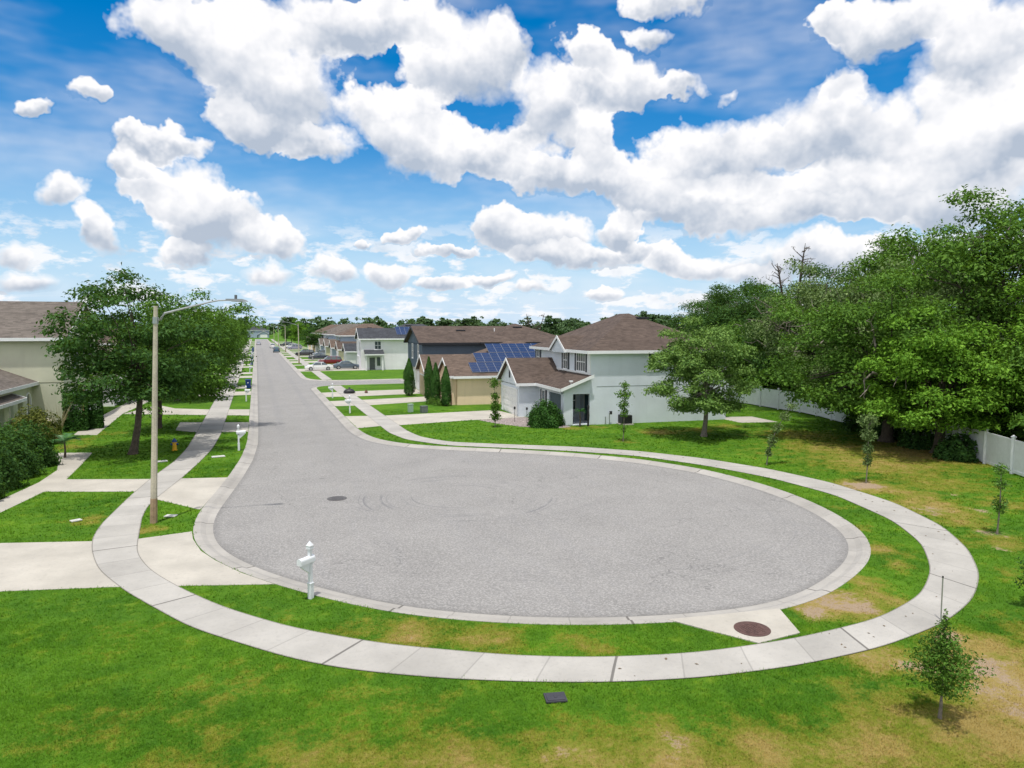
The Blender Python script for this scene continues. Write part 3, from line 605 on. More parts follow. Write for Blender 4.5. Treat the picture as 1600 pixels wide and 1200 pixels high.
def house_slate():
    t = thing('house', 'dark slate blue two storey house with plain gable front and long brown roof', 'house', (17.4, 77.4, 0), R(-3))
    w, rf, fa, lo = MB(), MB(), MB(), MB()
    w.box(0, 18, 0, 10.6, 2.62, 5.5); lo.box(.25, 18, .25, 10.4, 0, 2.62)
    hip(rf, fa, 7, 18, -.4, 11.4, 5.62, .37, .4); gable(rf, fa, w, 0, 11, 0, 10.6, 5.6, .33, .45)
    w.build('wall', W_NAVY, t); lo.build('lower_wall', W_PINK, t); rf.build('roof', R_BROWN, t); fa.build('fascia', DARKTRIM, t)
    for b in (2.6, 6.8): window(t, (0, b, 3.75), -BX, -AX, .8, 1.6, 1, 2, False)
    window(t, (.25, 2.4, .9), -BX, -AX, 1.0, 1.3, 1, 2, False); door(t, (.25, 4.3, .02), -BX, -AX, .9, 2.05, TRIM); garage_door(t, (.25, 7.9, .02), -BX, -AX, 4.4, 2.15)
    vent_slot(t, 5.2, 3.6, 5.6+.33*4.05, 'y', 1.1); vent_slot(t, 12.3, 3.8, 5.62+.37*4.6, 'y', 1.1)
    MB().tube([(9.3, 3.4, 6.6), (9.3, 3.4, 7.25)], .06).build('vent_pipe', TRIM, t)
house_slate()

def house_white():
    t = thing('house', 'white two storey house with dark grey roof and side entry porch', 'house', (16.9, 123.0, 0), R(-3))
    w, rf, fa = MB(), MB(), MB()
    w.box(0, 17, 0, 9, 0, 5.3)
    hip(rf, fa, 3, 17, -.2, 10.5, 5.4, .45, .4); gable(rf, fa, w, 0, 9, 0, 8, 5.38, .42, .4)
    rf.extr([(.5, -1.7, 2.75), (.5, 0, 3.5), (.5, 0, 3.38), (.5, -1.7, 2.63)], (3.3, 0, 0)); fa.box(.46, 3.84, -1.74, -1.7, 2.58, 2.78)
    w.box(.6, .85, -1.5, -1.25, 0, 2.7).box(3.4, 3.65, -1.5, -1.25, 0, 2.7)
    w.build('wall', W_WHITE, t); rf.build('roof', R_GREY, t); fa.build('fascia', TRIM, t)
    for b in (1.6, 3.2): window(t, (0, b, 3.2), -BX, -AX, .7, 1.6, 1, 2, False)
    garage_door(t, (0, 5.6, .02), -BX, -AX, 4.4, 2.15)
    door(t, (1.9, 0, .05), AX, -BX, .95, 2.1, mat('grey_door', (.12, .13, .14), .5)); window(t, (3.0, 0, .7), AX, -BX, .6, 1.5, 1, 1, False, False)
    window(t, (2.9, 0, 3.6), AX, -BX, 1.0, 1.3, 2, 2, False)
    pl = lambda a, b: Vector((a, b, 5.4 + (b+.6)*.45))
    solar(t, pl, [(6.3+i*1.66, .7+j*1.0, 1.66, 1.0) for j in range(3) for i in range(3)])
    vent_slot(t, 8.9, 4.4, 5.4+5.0*.45, 'y', 1.1)
house_white()

def row_house(loc, rz, label, wall, roof, storeys=1, b=12., a=14., kind=0, gm=GARAGE):
    t = thing('house', label, 'house', loc, rz); w, rf, fa = MB(), MB(), MB(); z = 2.7 if storeys == 1 else 5.5
    w.box(0, a, 0, b, 0, z-.1); hip(rf, fa, 0, a, 0, b, z, .45, .42)
    g1 = .45*b; w.box(-2, 0, .4, g1, 0, 2.6); gable(rf, fa, w, -2, a*.3 if storeys == 1 else .1, .4, g1, 2.72, .6, .35)
    if kind == 1: gable(rf, fa, w, -.5, a*.3, g1+1.2, b-.6, z+.02, .6, .2, wall_t=.6)
    w.build('wall', wall, t); rf.build('roof', roof, t); fa.build('fascia', TRIM, t)
    garage_door(t, (-2, (g1+.4)/2, .02), -BX, -AX, min(4.6, g1-1.4), 2.15, gm)
    door(t, (0, g1+.7, .02), -BX, -AX, .9, 2.05, DOORM); window(t, (-.0 if kind != 1 else -.06, b-2.6, .8), -BX, -AX, 1.5, 1.4, 2, 2, False)
    if storeys == 2:
        for y in (b*.25, b*.7): window(t, (0, y, 3.7), -BX, -AX, 1.1, 1.3, 2, 2, True)
        window(t, (a*.4, 0, 3.7), AX, -BX, .9, 1.2, 1, 2, False)
    vent_slot(t, a*.5, b*.3, z+(b*.3+.42)*.45, 'y', 1.)
    return t
row_house((18.3, 138.5, 0), 0, 'small cream house with charcoal roof and pointed garage gable beside the white house', W_WHITE, R_GREY, 1, 10.5, 13, 0)
row_house((18.3, 151.5, 0), 0, 'cream single storey house with twin pointed gables behind the red car', W_CREAM, R_BROWN, 1, 11.5, 14, 1)
row_house((18.3, 165.5, 0), 0, 'teal walled two storey house with brown hip roof rising over the cream gables', W_BLUE, R_WARM, 2, 11.5, 14, 0)
row_house((18.3, 180, 0), 0, 'cream house with taupe roof next beyond the teal two storey house', W_CREAM, R_TAUPE, 1, 12, 15, 1)
row_house((18.3, 194.5, 0), 0, 'tall taupe roofed two storey house beside the round street tree', W_BLUE, R_TAUPE, 2, 12, 15, 0)
row_house((18.3, 210, 0), 0, 'pale house with taupe hip roof behind the round dark street tree', W_WHITE, R_TAUPE, 2, 12, 15, 0)
row_house((18.3, 226, 0), 0, 'tan house with low taupe roof partly hidden by street trees', W_TAN, R_TAUPE, 1, 13, 15, 1)
row_house((18.3, 243, 0), 0, 'distant cream house behind the bright green street tree', W_CREAM, R_WARM, 2, 12, 15, 0)
LH = [('pale grey house with taupe roof behind the second street tree', W_WHITE, R_TAUPE, 1), ('cream two storey house hidden behind left street trees', W_CREAM, R_BROWN, 2), ('white house with brown roof glimpsed far down the left row', W_WHITE, R_WARM, 1)]
for i, (lb, wl, ro, st) in enumerate(LH): row_house((-12.6, 86 + 16*i, 0), R(180), lb, wl, ro, st, 12, 14, 1)
e = row_house((0, 545, 0), R(90), 'grey roofed house closing the view at the far end of the street', W_BLUE, R_GREY, 2, 16, 12, 0)
e.location = (9, 545, 0)

def house_olive():
    t = thing('house', 'olive cream two storey house with brown grey shingle roof at the left edge', 'house', (-13.3, 71.5, 0), R(180))
    w, rf, fa = MB(), MB(), MB()
    w.box(0, 16, 0, 12.2, 0, 6.5)
    gable(rf, fa, w, 0, 16, 0, 12.2, 6.55, .43, .45)
    w.box(2.0, 9, 12.2, 21, 0, 3.15); hip(rf, fa, 2.0, 9, 10, 21, 3.4, .42, .45)
    rf.extr([(1.2, 16.6, 2.62), (2.4, 16.6, 3.1), (2.4, 16.6, 2.98), (1.2, 16.6, 2.5)], (0, 6, 0)); fa.box(1.16, 1.2, 16.56, 22.6, 2.45, 2.66).extr([(1.16, 16.56, 2.66), (2.4, 16.56, 3.15), (2.4, 16.56, 2.96), (1.16, 16.56, 2.45)], (0, .035, 0))
    w.box(1.3, 1.58, 16.8, 17.1, 0, 2.52).box(1.3, 1.58, 19.5, 19.8, 0, 2.52).box(1.98, 2.0, 12.9, 13.1, 0, 3.1)
    w.build('wall', W_OLIVE, t); rf.build('roof', R_TAUPE, t); fa.build('fascia', TRIM, t)
    # arched opening in the wing, facing the street
    arch = [(2.0, 12.75 + .5*(1-math.cos(math.pi*k/10)), 2.25 + .45*math.sin(math.pi*k/10)) for k in range(11)] + [(2.0, 13.75, .05), (2.0, 12.75, .05)]
    MB().extr([(1.985, p[1], p[2]) for p in arch], (.03, 0, 0)).build('window', GLASS, t)
    fr = MB()
    for k in range(10):
        p, q = arch[k], arch[k+1]; fr.tube([(1.97, p[1], p[2]), (1.97, q[1], q[2])], .06, 6)
    fr.tube([(1.97, 12.75, .05), (1.97, 12.75, 2.25)], .06, 6).tube([(1.97, 13.75, .05), (1.97, 13.75, 2.25)], .06, 6); fr.build('arch_trim', TRIM, t)
    MB().box(0, 16, 12.2, 12.215, 3.32, 3.36).build('belt_joint', mat('olive_joint', (.22, .22, .15), .9), t)
    garage_door(t, (0, 3.6, .02), -BX, -AX, 4.6, 2.15); window(t, (0, 8.6, .9), -BX, -AX, 1.5, 1.4, 2, 2, False); window(t, (0, 3.4, 4.2), -BX, -AX, 1.2, 1.4, 2, 2); window(t, (0, 8.6, 4.2), -BX, -AX, 1.2, 1.4, 2, 2)
    MB().box(-.06, 0, 5.95, 7.1, 0, 2.3).build('side_gate', mat('tan_wood', (.42, .28, .10), .8, .2, 5.), t)
house_olive()

# ---- white vinyl fence in bays along the wood
def fence(pts, label):
    p = resample(np.array(pts, float), int(sum(math.dist(pts[i], pts[i+1]) for i in range(len(pts)-1))/2.44)+1)
    t = thing('vinyl_fence', label, 'fence', (p[0][0], p[0][1], 0)); o = Vector((p[0][0], p[0][1], 0))
    pan = MB()
    for i in range(len(p)-1):
        a, b = Vector((*p[i], 0))-o, Vector((*p[i+1], 0))-o; d = (b-a).normalized(); n = Vector((-d.y, d.x, 0)); L = (b-a).length
        wallbox(pan, a, d, n, .07, L-.07, .08, .22, -.03, .03); wallbox(pan, a, d, n, .07, L-.07, 1.62, 1.74, -.03, .03); wallbox(pan, a, d, n, .07, L-.07, .22, 1.62, -.012, .012)
        k = int(L/.15)
        for j in range(1, k): u = .07+(L-.14)*j/k; wallbox(pan, a, d, n, u-.004, u+.004, .22, 1.62, -.014, .014)
    pan.build('panel', WHITE, t)
    for q in p:
        a = Vector((*q, 0))-o; m = MB().box(a.x-.065, a.x+.065, a.y-.065, a.y+.065, 0, 1.84)
        b0 = len(m.v); x, y = a.x, a.y; m.add([(x-.09,y-.09,1.84),(x+.09,y-.09,1.84),(x+.09,y+.09,1.84),(x-.09,y+.09,1.84),(x-.09,y-.09,1.87),(x+.09,y-.09,1.87),(x+.09,y+.09,1.87),(x-.09,y+.09,1.87),(x,y,1.97)], [(3,2,1,0),(0,1,5,4),(1,2,6,5),(2,3,7,6),(3,0,4,7),(4,5,8),(5,6,8),(6,7,8),(7,4,8)])
        m.build('post', WHITE, t)
    return t
fence([(45, 66), (44.0, 56), (43.7, 50), (43.9, 47.4), (41.0, 38.6), (37.4, 28), (34.9, 23.2), (33.2, 19.6)], 'long white vinyl privacy fence along the wooded lot edge')

# ---- street lamps
def street_lamp(loc, rz, label, rust=True):
    t = thing('street_lamp', label, 'street lamp', loc, rz, 'street lamps along the road')
    m = MB(); n = 8
    m.tube([(0, 0, -.1), (0, 0, 8.1)], [.125, .075], n); m.build('pole', CONPOLE, t, smooth=True)
    MB().tube([(0, 0, 0), (0, 0, .95)], [.132, .124], n).build('stained_base', mat('rust_stain', (.30, .215, .135), .9, .3, 5.), t, smooth=True)
    a = MB().tube([(.05, 0, 7.55), (.16, 0, 7.62), (.3, 0, 7.85), (1.0, 0, 8.08), (1.9, 0, 8.36), (2.15, 0, 8.42), (2.6, 0, 8.46)], [.042, .042, .04, .034, .03, .028, .028], 8)
    a.tube([(0, 0, 7.45), (0, 0, 7.7)], .1, 8); a.build('arm', METAL, t, smooth=True)
    h = MB(); h.add([(2.4,-.06,8.42),(3.05,-.13,8.42),(3.2,-.07,8.43),(3.2,.07,8.43),(3.05,.13,8.42),(2.4,.06,8.42),(2.4,-.05,8.5),(3.0,-.10,8.52),(3.14,-.05,8.48),(3.14,.05,8.48),(3.0,.10,8.52),(2.4,.05,8.5)], [(5,4,3,2,1,0),(6,7,8,9,10,11)]+[(i,(i+1)%6,6+(i+1)%6,6+i) for i in range(6)])
    hd = h.build('lamp_head', mat('lamp_grey', (.22, .24, .26), .5), t); MB().tube([(2.75, 0, 8.5), (2.75, 0, 8.66)], .05, 10).build('photocell', mat('photocell_blue', (.12, .13, .15), .4), hd, smooth=True)
    MB().box(2.6, 3.0, -.07, .07, 8.405, 8.419).build('lens', mat('lamp_lens', (.6, .6, .55), .2), hd)
    return t
street_lamp((-3.8, 28.9, 0), R(-6), 'tall lamp with rust stained foot in the grass beside the near driveway').rotation_euler[1] = R(2.6)
street_lamp((-3.8, 196, 0), 0, 'lamp standing among the left street trees far down the sidewalk')
street_lamp((8.1, 150, 0), R(180), 'nearest lamp on the right sidewalk beyond the white car')
street_lamp((8.2, 222, 0), R(180), 'second lamp on the right sidewalk, behind the teal car')
street_lamp((8.2, 293, 0), R(180), 'third, faint lamp on the right side of the road')
street_lamp((8.2, 365, 0), R(180), 'farthest lamp on the right near the end of the road')

# ---- mailboxes
def mailbox(loc, rz, label, flag=True):
    t = thing('mailbox', label, 'mailbox', loc, rz, 'white post mailboxes along the kerb')
    p = MB().box(-.045, .045, -.045, .045, 0, 1.4); p.build('post', WHITE, t, bevel=.006)
    MB().box(-.06, .06, -.06, .06, 0, .42).box(-.07, .07, -.07, .07, .42, .45).build('post_sleeve', WHITE, t, bevel=.006)
    f = MB(); f.box(-.07, .07, -.07, .07, 1.38, 1.42); f.add([(-.06,-.06,1.42),(.06,-.06,1.42),(.06,.06,1.42),(-.06,.06,1.42),(-.075,-.075,1.47),(.075,-.075,1.47),(.075,.075,1.47),(-.075,.075,1.47),(0,0,1.6)], [(3,2,1,0),(0,1,5,4),(1,2,6,5),(2,3,7,6),(3,0,4,7),(4,5,8),(5,6,8),(6,7,8),(7,4,8)]); f.build('finial', WHITE, t)
    prof = [(0, -.078, 1.02), (0, .078, 1.02), (0, .078, 1.12)] + [(0, .078*math.cos(a), 1.12+.078*math.sin(a)) for a in [math.pi*k/8 for k in range(1, 8)]] + [(0, -.078, 1.12)]
    b = MB().extr([(-.12, y, z) for _, y, z in prof], (.50, 0, 0)).build('mail_case', WHITE, t, bevel=.005)
    MB().extr([(.38, y*1.06, 1.02+(z-1.02)*1.04) for _, y, z in prof], (.025, 0, 0)).build('case_door', WHITE, b)
    MB().box(-.1, .34, -.045, .045, .96, 1.02).extr([(.05, -.03, .96), (.35, -.03, .96), (.05, -.03, .72)], (0, .06, 0)).build('bracket', WHITE, t)
    if flag: MB().box(.1, .13, .09, .105, 1.12, 1.32).box(.1, .2, .092, .103, 1.26, 1.32).build('flag', mat('flag_red', (.35, .03, .03), .5), b)
    return t
def mirror_none(): pass
mailbox((1.2, 19.25, 0), math.atan2(-.67, -.74), 'white mailbox on a capped post in the grass at the near kerb', False)
for i, (x, y, rz, lb) in enumerate([(-1.15, 44.6, 0, 'white mailbox in the grass strip beyond the lamp post'), (-1.1, 74.5, 0, 'white mailbox just in front of the first blue bin'), (-1.1, 119, 0, 'white mailbox beside the left kerb between driveways past the first bin'),
        (7.3, 74.9, R(180), 'white mailbox on the small grass island, farther of the right pair'), (7.35, 60.9, R(180), 'white mailbox in the striped verge before the tan house'), (-1.1, 143.5, 0, 'small far white mailbox by the second blue bin'), (-1.1, 164, 0, 'small far white mailbox by the third blue bin'), (-1.1, 176, 0, 'tiny white mailbox before the fourth blue bin'), (-1.1, 186, 0, 'tiny white mailbox before the fifth blue bin')]):
    mailbox((x, y, 0), rz, lb, False)

# ---- wheelie bins
BIN = mat('blue_bin', (.010, .045, .20), .5, .08)
def wheelie_bin(loc, rz, label):
    t = thing('wheeled_bin', label, 'bin', loc, rz, 'blue bins along the left kerb')
    m = MB(); a, b = (.24, .28), (.30, .36)
    m.add([(-a[0],-a[1],.06),(a[0],-a[1],.06),(a[0],a[1],.06),(-a[0],a[1],.06),(-b[0],-b[1],1.02),(b[0],-b[1],1.02),(b[0],b[1],1.02),(-b[0],b[1],1.02)], [(3,2,1,0),(4,5,6,7),(0,1,5,4),(1,2,6,5),(2,3,7,6),(3,0,4,7)])
    m.build('body', BIN, t, bevel=.02)
    MB().extr([(-.33, -.40, 1.02), (-.33, .40, 1.02), (-.33, .38, 1.09), (-.33, 0, 1.12), (-.33, -.38, 1.09)], (.66, 0, 0)).build('lid', BIN, t, bevel=.01)
    MB().tube([(-.25, .43, .98), (.25, .43, .98)], .02, 8).box(-.25, -.22, .36, .43, .96, 1.0).box(.22, .25, .36, .43, .96, 1.0).build('handle', DARK, t)
    for s in (-1, 1): MB().tube([(s*.24, .3, .12), (s*.31, .3, .12)], .12, 12).build('wheel', RUBBER, t)
    s = MB()                                                       # white star-like mark on the front
    pts = []
    for k in range(10): r = .10 if k % 2 == 0 else .045; an = math.pi/2 + k*math.pi/5; pts.append((r*math.cos(an), -.352, .72 + r*math.sin(an)))
    s.extr(pts, (0, .02, 0)); s.build('emblem', TRIM, t); return t
for i, (y, lb) in enumerate([(90.3, 'blue wheeled bin nearest the camera at the left kerb'), (147, 'second blue bin along the left kerb'), (168, 'third blue bin along the left kerb'), (190, 'fourth blue bin along the left kerb'), (214, 'fifth blue bin along the left kerb'), (238, 'farthest blue bin along the left kerb')]):
    wheelie_bin((-1.05, y, 0), R(4*(i % 3)-4), lb)

# ---- hydrant, covers, boxes, small yard things
def hydrant(loc):
    t = thing('fire_hydrant', 'yellow fire hydrant with blue cap on the lawn by the sidewalk', 'fire hydrant', loc)
    Y = mat('hydrant_yellow', (.62, .36, .02), .5, .1); B = mat('hydrant_blue', (.012, .06, .20), .5, .1)
    MB().lathe([(.17, 0), (.17, .04), (.12, .05), (.115, .46), (.15, .47), (.15, .51)], 14).build('barrel', Y, t, smooth=True)
    MB().lathe([(.15, .51), (.145, .55), (.12, .63), (.06, .69), (.03, .70), (.03, .75)], 14).build('bonnet', B, t, smooth=True)
    MB().tube([(-.21, 0, .38), (.21, 0, .38)], .06, 10).build('side_nozzle', B, t, smooth=True); MB().tube([(0, -.2, .36), (0, 0, .36)], .075, 10).build('front_nozzle', Y, t, smooth=True)
hydrant((-4.75, 45.9, 0))
def disc_cover(loc, r, label, m, z=.0):
    t = thing('manhole_cover', label, 'manhole cover', loc); MB().lathe([(r+.09, z-.03), (r+.09, z+.006), (r+.005, z+.008)], 28).build('rim', m, t)
    d = MB().lathe([(r, z), (r, z+.014)], 28)
    for i in range(-4, 5):
        for j in range(-4, 5):
            if (i*i+j*j)*(r/4.6)**2 < (.86*r)**2: d.box(i*r/4.6-.03, i*r/4.6+.03, j*r/4.6-.03, j*r/4.6+.03, z+.014, z+.02)
    d.build('lid', m, t)
disc_cover((3.1, 30.8, -.085), .33, 'dark round manhole cover set in the asphalt', mat('worn_iron', (.10, .095, .095), .7, .2, 9.), .012)
disc_cover((11.1, 13.55, .0), .34, 'rusty round cover on the concrete storm drain apron', IRON, .03)
MB_DR = MB().box(-.55, .55, -.07, .07, 0, .09)
def lid_box(loc, rz, label, m, w=.5, d=.32, cat='utility cover'):
    t = thing('valve_box', label, cat, loc, rz); MB().box(-w/2, w/2, -d/2, d/2, 0, .03).build('frame', m, t); l = MB().box(-w/2+.035, w/2-.035, -d/2+.035, d/2-.035, .03, .042)
    l.box(-.03, .03, -.05, .05, .042, .05); l.build('lid', m, t, bevel=.004)
CL = mat('pale_lid', (.55, .55, .52), .8, .1); DL = mat('dark_lid', (.045, .045, .055), .7, .15)
lid_box((5.35, 12.25, .02), R(-12), 'dark grey utility lid in the grass below the sidewalk', DL, .42, .34)
lid_box((-3.3, 29.7, .02), R(-20), 'pale utility lid in the grass island beside the lamp post', CL, .42, .28)
lid_box((-2.2, 42.7, .02), R(10), 'pale utility lid in the grass strip before the mailbox', CL, .7, .42)
lid_box((-5.0, 42.2, .02), R(10), 'white lid at the sidewalk edge behind the lamp post', CL, .5, .38)
lid_box((-6.6, 30.2, .02), R(30), 'small pale lid in the lawn between the two driveways', CL, .36, .26)
def pedestal(loc, label, m, w, h):
    t = thing('utility_box', label, 'utility box', loc, R(12)); MB().box(-w/2, w/2, -w*.42, w*.42, 0, h*.9).build('body', m, t, bevel=.02); MB().box(-w/2-.02, w/2+.02, -w*.42-.02, w*.42+.02, h*.9, h).build('lid', m, t, bevel=.015)
pedestal((12.4, 60.0, 0), 'light green utility box on the lawn of the tan house', mat('pale_green_paint', (.30, .42, .33), .6), .4, .72); pedestal((13.4, 59.2, 0), 'dark grey utility box on the lawn beside the green one', mat('box_grey', (.11, .13, .12), .6), .55, .6)
def bag():
    rng = random.Random(4); t = thing('rubbish_bag', 'black rubbish bag slumped on the right sidewalk', 'rubbish bag', (9.6, 79.6, .02))
    m = MB().lathe([(.35, 0), (.5, .08), (.52, .25), (.36, .42), (.12, .5), (.05, .56), (.1, .64)], 12); m.v = [(x*1.25*(1+rng.uniform(-.12, .12)), y*(1+rng.uniform(-.12, .12)), z) for x, y, z in m.v]; m.build('sack', DARK, t, smooth=True)
    MB().lathe([(.06, .53), (.075, .55), (.06, .57)], 10).build('tie', mat('tie', (.3, .3, .3), .6), t)
bag()
def small_bag():
    rng = random.Random(9); t = thing('litter_bag', 'small brown bag lying on the path beside the black rubbish bag', 'bag', (11.4, 79.3, .02))
    m = MB().lathe([(.15, 0), (.2, .06), (.18, .2), (.06, .3), (.09, .36)], 10); m.v = [(x*(1+rng.uniform(-.15, .15)), y*(1+rng.uniform(-.15, .15)), z) for x, y, z in m.v]; m.build('sack', mat('brown_bag', (.16, .09, .07), .8), t, smooth=True)
small_bag()
def aircon(loc):
    t = thing('air_conditioner', 'dark outdoor air conditioner unit against the sage side wall', 'air conditioner', loc, R(-4))
    b = MB().box(-.4, .4, -.38, .38, .08, .72)
    for k in range(9): b.box(-.41, .41, -.39, .39, .14+.06*k, .165+.06*k)
    b.build('casing', DARK, t); MB().box(-.5, .5, -.48, .48, 0, .08).build('pad', M_drive, t); MB().lathe([(.33, .72), (.33, .75), (.06, .77)], 16).build('fan_grille', METAL, t)
aircon((26.1, 46.85, 0))
t = thing('pipe_stand', 'small grey pipe stand on the sage wall left of the air conditioner', 'pipe', (24.9, 47.1, 0)); MB().tube([(0, 0, 0), (0, 0, .9), (.12, 0, 1.0)], .035).tube([(-.3, .05, 0), (-.3, .05, .62)], .04).build('pipe', METAL, t); MB().box(.02, .2, -.05, .06, .78, 1.02).build('meter', DARK, t)
def path_light(loc, label):
    t = thing('path_light', label, 'garden light', loc, 0, 'garden lights by the gravel bed'); MB().tube([(0, 0, 0), (0, 0, 1.05)], .016, 6).build('stake', DARK, t); MB().lathe([(.05, 1.02), (.075, 1.05), (.075, 1.17), (.09, 1.18), (.03, 1.25)], 10).build('lantern', DARK, t)
path_light((18.6, 50.7, 0), 'thin garden light stake before the white garage door'); path_light((19.3, 49.9, 0), 'thin garden light stake before the sage garage side wall')
t = thing('marker_pole', 'thin grey marker pole standing behind the bushy sapling', 'pole', (15.9, 12.4, 0)); MB().tube([(0, 0, 0), (0, 0, 1.12)], .016, 8).build('rod', METAL, t); MB().tube([(0, 0, 1.1), (0, 0, 1.14)], .02, 8).build('cap', DARK, t)
def ornament(loc):
    t = thing('garden_ornament', 'painted garden ornament with blue face at the foot of the olive wall', 'ornament', loc)
    MB().lathe([(.16, 0), (.2, .15), (.13, .24)], 12).build('base', mat('terracotta', (.50, .16, .06), .7), t, smooth=True)
    m = MB().lathe([(.12, .22), (.3, .32), (.36, .5), (.28, .7), (.12, .78)], 14); m.lathe([(.08, .76), (.1, .84), (.03, .9)], 8, (-.1, 0)).lathe([(.08, .76), (.1, .84), (.03, .9)], 8, (.14, .05)); m.build('body', mat('cream_glaze', (.62, .58, .46), .5), t, smooth=True)
    MB().tube([(-.03, -.36, .5), (-.03, -.3, .5)], .17, 14).build('face', mat('glaze_blue', (.10, .32, .55), .5), t)
ornament((-14.0, 58.0, 0))
def pavement_gravel():
    rng = np.random.default_rng(5); q = rng.uniform((16, 46.3), (22, 53.6), (5200, 2)); q = q[inside(q, GRAVEL)]; m = MB()
    tag(MB().prism([tuple(p) for p in GRAVEL], -.05, .01).build('gravel_bed', mat('gravel_soil', (.24, .20, .18), .95, .3, 3.)), kind='structure')
    for x, y in q:
        r = rng.uniform(.03, .08); a = rng.uniform(0, 6.28); c, s = math.cos(a)*r, math.sin(a)*r; h = r*rng.uniform(.5, .9)
        m.add([(x+c, y+s, 0), (x-s, y+c, 0), (x-c, y-s, 0), (x+s, y-c, 0), (x+.2*r, y, h+.01)], [(0, 1, 4), (1, 2, 4), (2, 3, 4), (3, 0, 4)])
    tag(m.build('gravel', mat('river_stones', (.33, .28, .27), .85, .45, 7.)), 'loose grey and pinkish stones bedding the garage side garden', 'gravel', kind='stuff')
pavement_gravel()
tag(MB().prism([(17.9, 83.0), (18, 91), (21, 91.3), (26, 90.8), (26, 88)], -.05, .012).build('mulch_bed', mat('brown_mulch', (.16, .11, .08), .95, .4, 6.)), kind='structure')
def litter():
    rng = np.random.default_rng(8); m = MB()
    for k in range(60):
        i = rng.integers(60, len(ring_out)-30); f = rng.uniform(.1, .95); p = ring_out[i]*(1-f) + ri[i]*f; r = rng.uniform(.010, .032); a = rng.uniform(0, 6.28)
        c, s = math.cos(a)*r, math.sin(a)*r; m.add([(p[0]+c*2, p[1]+s*2, .024), (p[0]-s, p[1]+c, .03), (p[0]-c*2, p[1]-s*2, .024), (p[0]+s, p[1]-c, .036)], [(0, 1, 2, 3)])
    tag(m.build('leaf_litter', mat('dead_leaf', (.17, .12, .07), .9)), 'scattered dead leaves and clods on the curved sidewalk', 'leaves', kind='stuff')
litter()

# ---- cars
def paint(name, c): return mat('paint_' + name, c, .28, .0, spec=.5, coat=.8)
def car(loc, rz, label, col, kind='sedan'):
    """nose towards +x"""
    t = thing('parked_car', label, 'car', loc, rz, 'cars parked along the street')
    if kind == 'sedan':
        S = [(-2.35,.42,.72,.72,.70),(-2.28,.28,.86,.88,.80),(-1.75,.2,.92,.98,.86),(-1.35,.2,.93,1.0,.88),(-.75,.2,.93,1.43,.90),(.2,.2,.92,1.46,.90),(.45,.2,.92,1.42,.90),(1.15,.2,.90,.96,.90),(1.9,.22,.80,.84,.86),(2.25,.26,.66,.70,.78),(2.36,.36,.55,.56,.66)]; cab = (3, 7)
    else:
        S = [(-2.3,.45,.9,.92,.74),(-2.25,.3,1.0,1.15,.84),(-2.0,.24,1.02,1.60,.9),(-1.2,.22,1.02,1.70,.92),(.2,.22,1.02,1.70,.92),(.45,.22,1.02,1.66,.92),(1.15,.22,1.02,1.08,.92),(1.9,.24,.96,1.0,.88),(2.25,.3,.8,.84,.8),(2.34,.4,.66,.68,.7)]; cab = (1, 6)
    body, gl = MB(), MB(); rings = []
    for i, (x, zb, zs, zt, hw) in enumerate(S):
        tw = hw*(.72 if zt-zs > .15 else .93)
        rings.append([(x, -hw*.93, zb), (x, -hw, (zb+zs)/2), (x, -hw*.97, zs), (x, -tw, zt-.05 if zt-zs > .15 else zt-.01), (x, -tw*.7, zt), (x, tw*.7, zt), (x, tw, zt-.05 if zt-zs > .15 else zt-.01), (x, hw*.97, zs), (x, hw, (zb+zs)/2), (x, hw*.93, zb)])
    for i in range(len(S)-1):
        for j in range(10):
            q = [rings[i][j], rings[i+1][j], rings[i+1][(j+1) % 10], rings[i][(j+1) % 10]]
            side = j in (2, 6) and cab[0] <= i < cab[1]
            scr = j in (3, 4, 5) and (i == cab[0] or i == cab[1]-1)
            (gl if side or scr else body).add(q, [(0, 1, 2, 3)])
    body.add(rings[0], [tuple(range(10))]); body.add(rings[-1], [tuple(range(10))[::-1]])
    # pillars keep the glass in panes
    pl = MB()
    for s in (-1, 1):
        for x in (-.35,) if kind == 'sedan' else (-1.2, -.2): pl.tube([(x, s*.885, .94 if kind == 'sedan' else 1.02), (x+.02, s*.655, 1.40 if kind == 'sedan' else 1.64)], .045, 6)
    b = body.build('body', col, t, smooth=True); gl.build('window', GLASS, t); pl.build('pillar', col, t)
    zr = .33
    for x in (-1.45, 1.42):
        for s in (-1, 1):
            w = thing_part = bpy.data.objects.new('wheel', None); COL.objects.link(w); w.parent = t; w.location = (x, s*.83, zr)
            MB().tube([(0, -.11, 0), (0, .11, 0)], zr, 16).build('tyre', RUBBER, w, smooth=True)
            rm = MB().tube([(0, s*.10, 0), (0, s*.125, 0)], zr*.66, 12)
            rm.build('rim', METAL, w)
    for s in (-1, 1):
        z = .62 if kind == 'sedan' else .78
        MB().box(2.16, 2.32, s*.55-.17, s*.55+.17, z-.06, z+.06).build('headlight', mat('headlight', (.7, .72, .75), .15), t, bevel=.02); MB().box(-2.36, -2.2, s*.6-.16, s*.6+.16, z+.06, z+.18).build('taillight', mat('taillight', (.30, .015, .012), .3), t, bevel=.02)
        MB().box(.95, 1.1, s*.98-.09, s*.98+.09, .93 if kind == 'sedan' else 1.05, 1.05 if kind == 'sedan' else 1.17).build('wing_mirror', col, t, bevel=.02)
    return t
car((10.0, 124.9, 0), R(180), 'white sedan across the driveway nose to the road', paint('white', (.80, .80, .80)))
car((14.9, 127.2, 0), 0, 'blue grey sedan parked nose in before the white house', paint('steel', (.085, .12, .16)))
car((13.6, 143.4, 0), R(180), 'dark red car on the driveway behind the white sedan', paint('red', (.20, .012, .022)), 'suv')
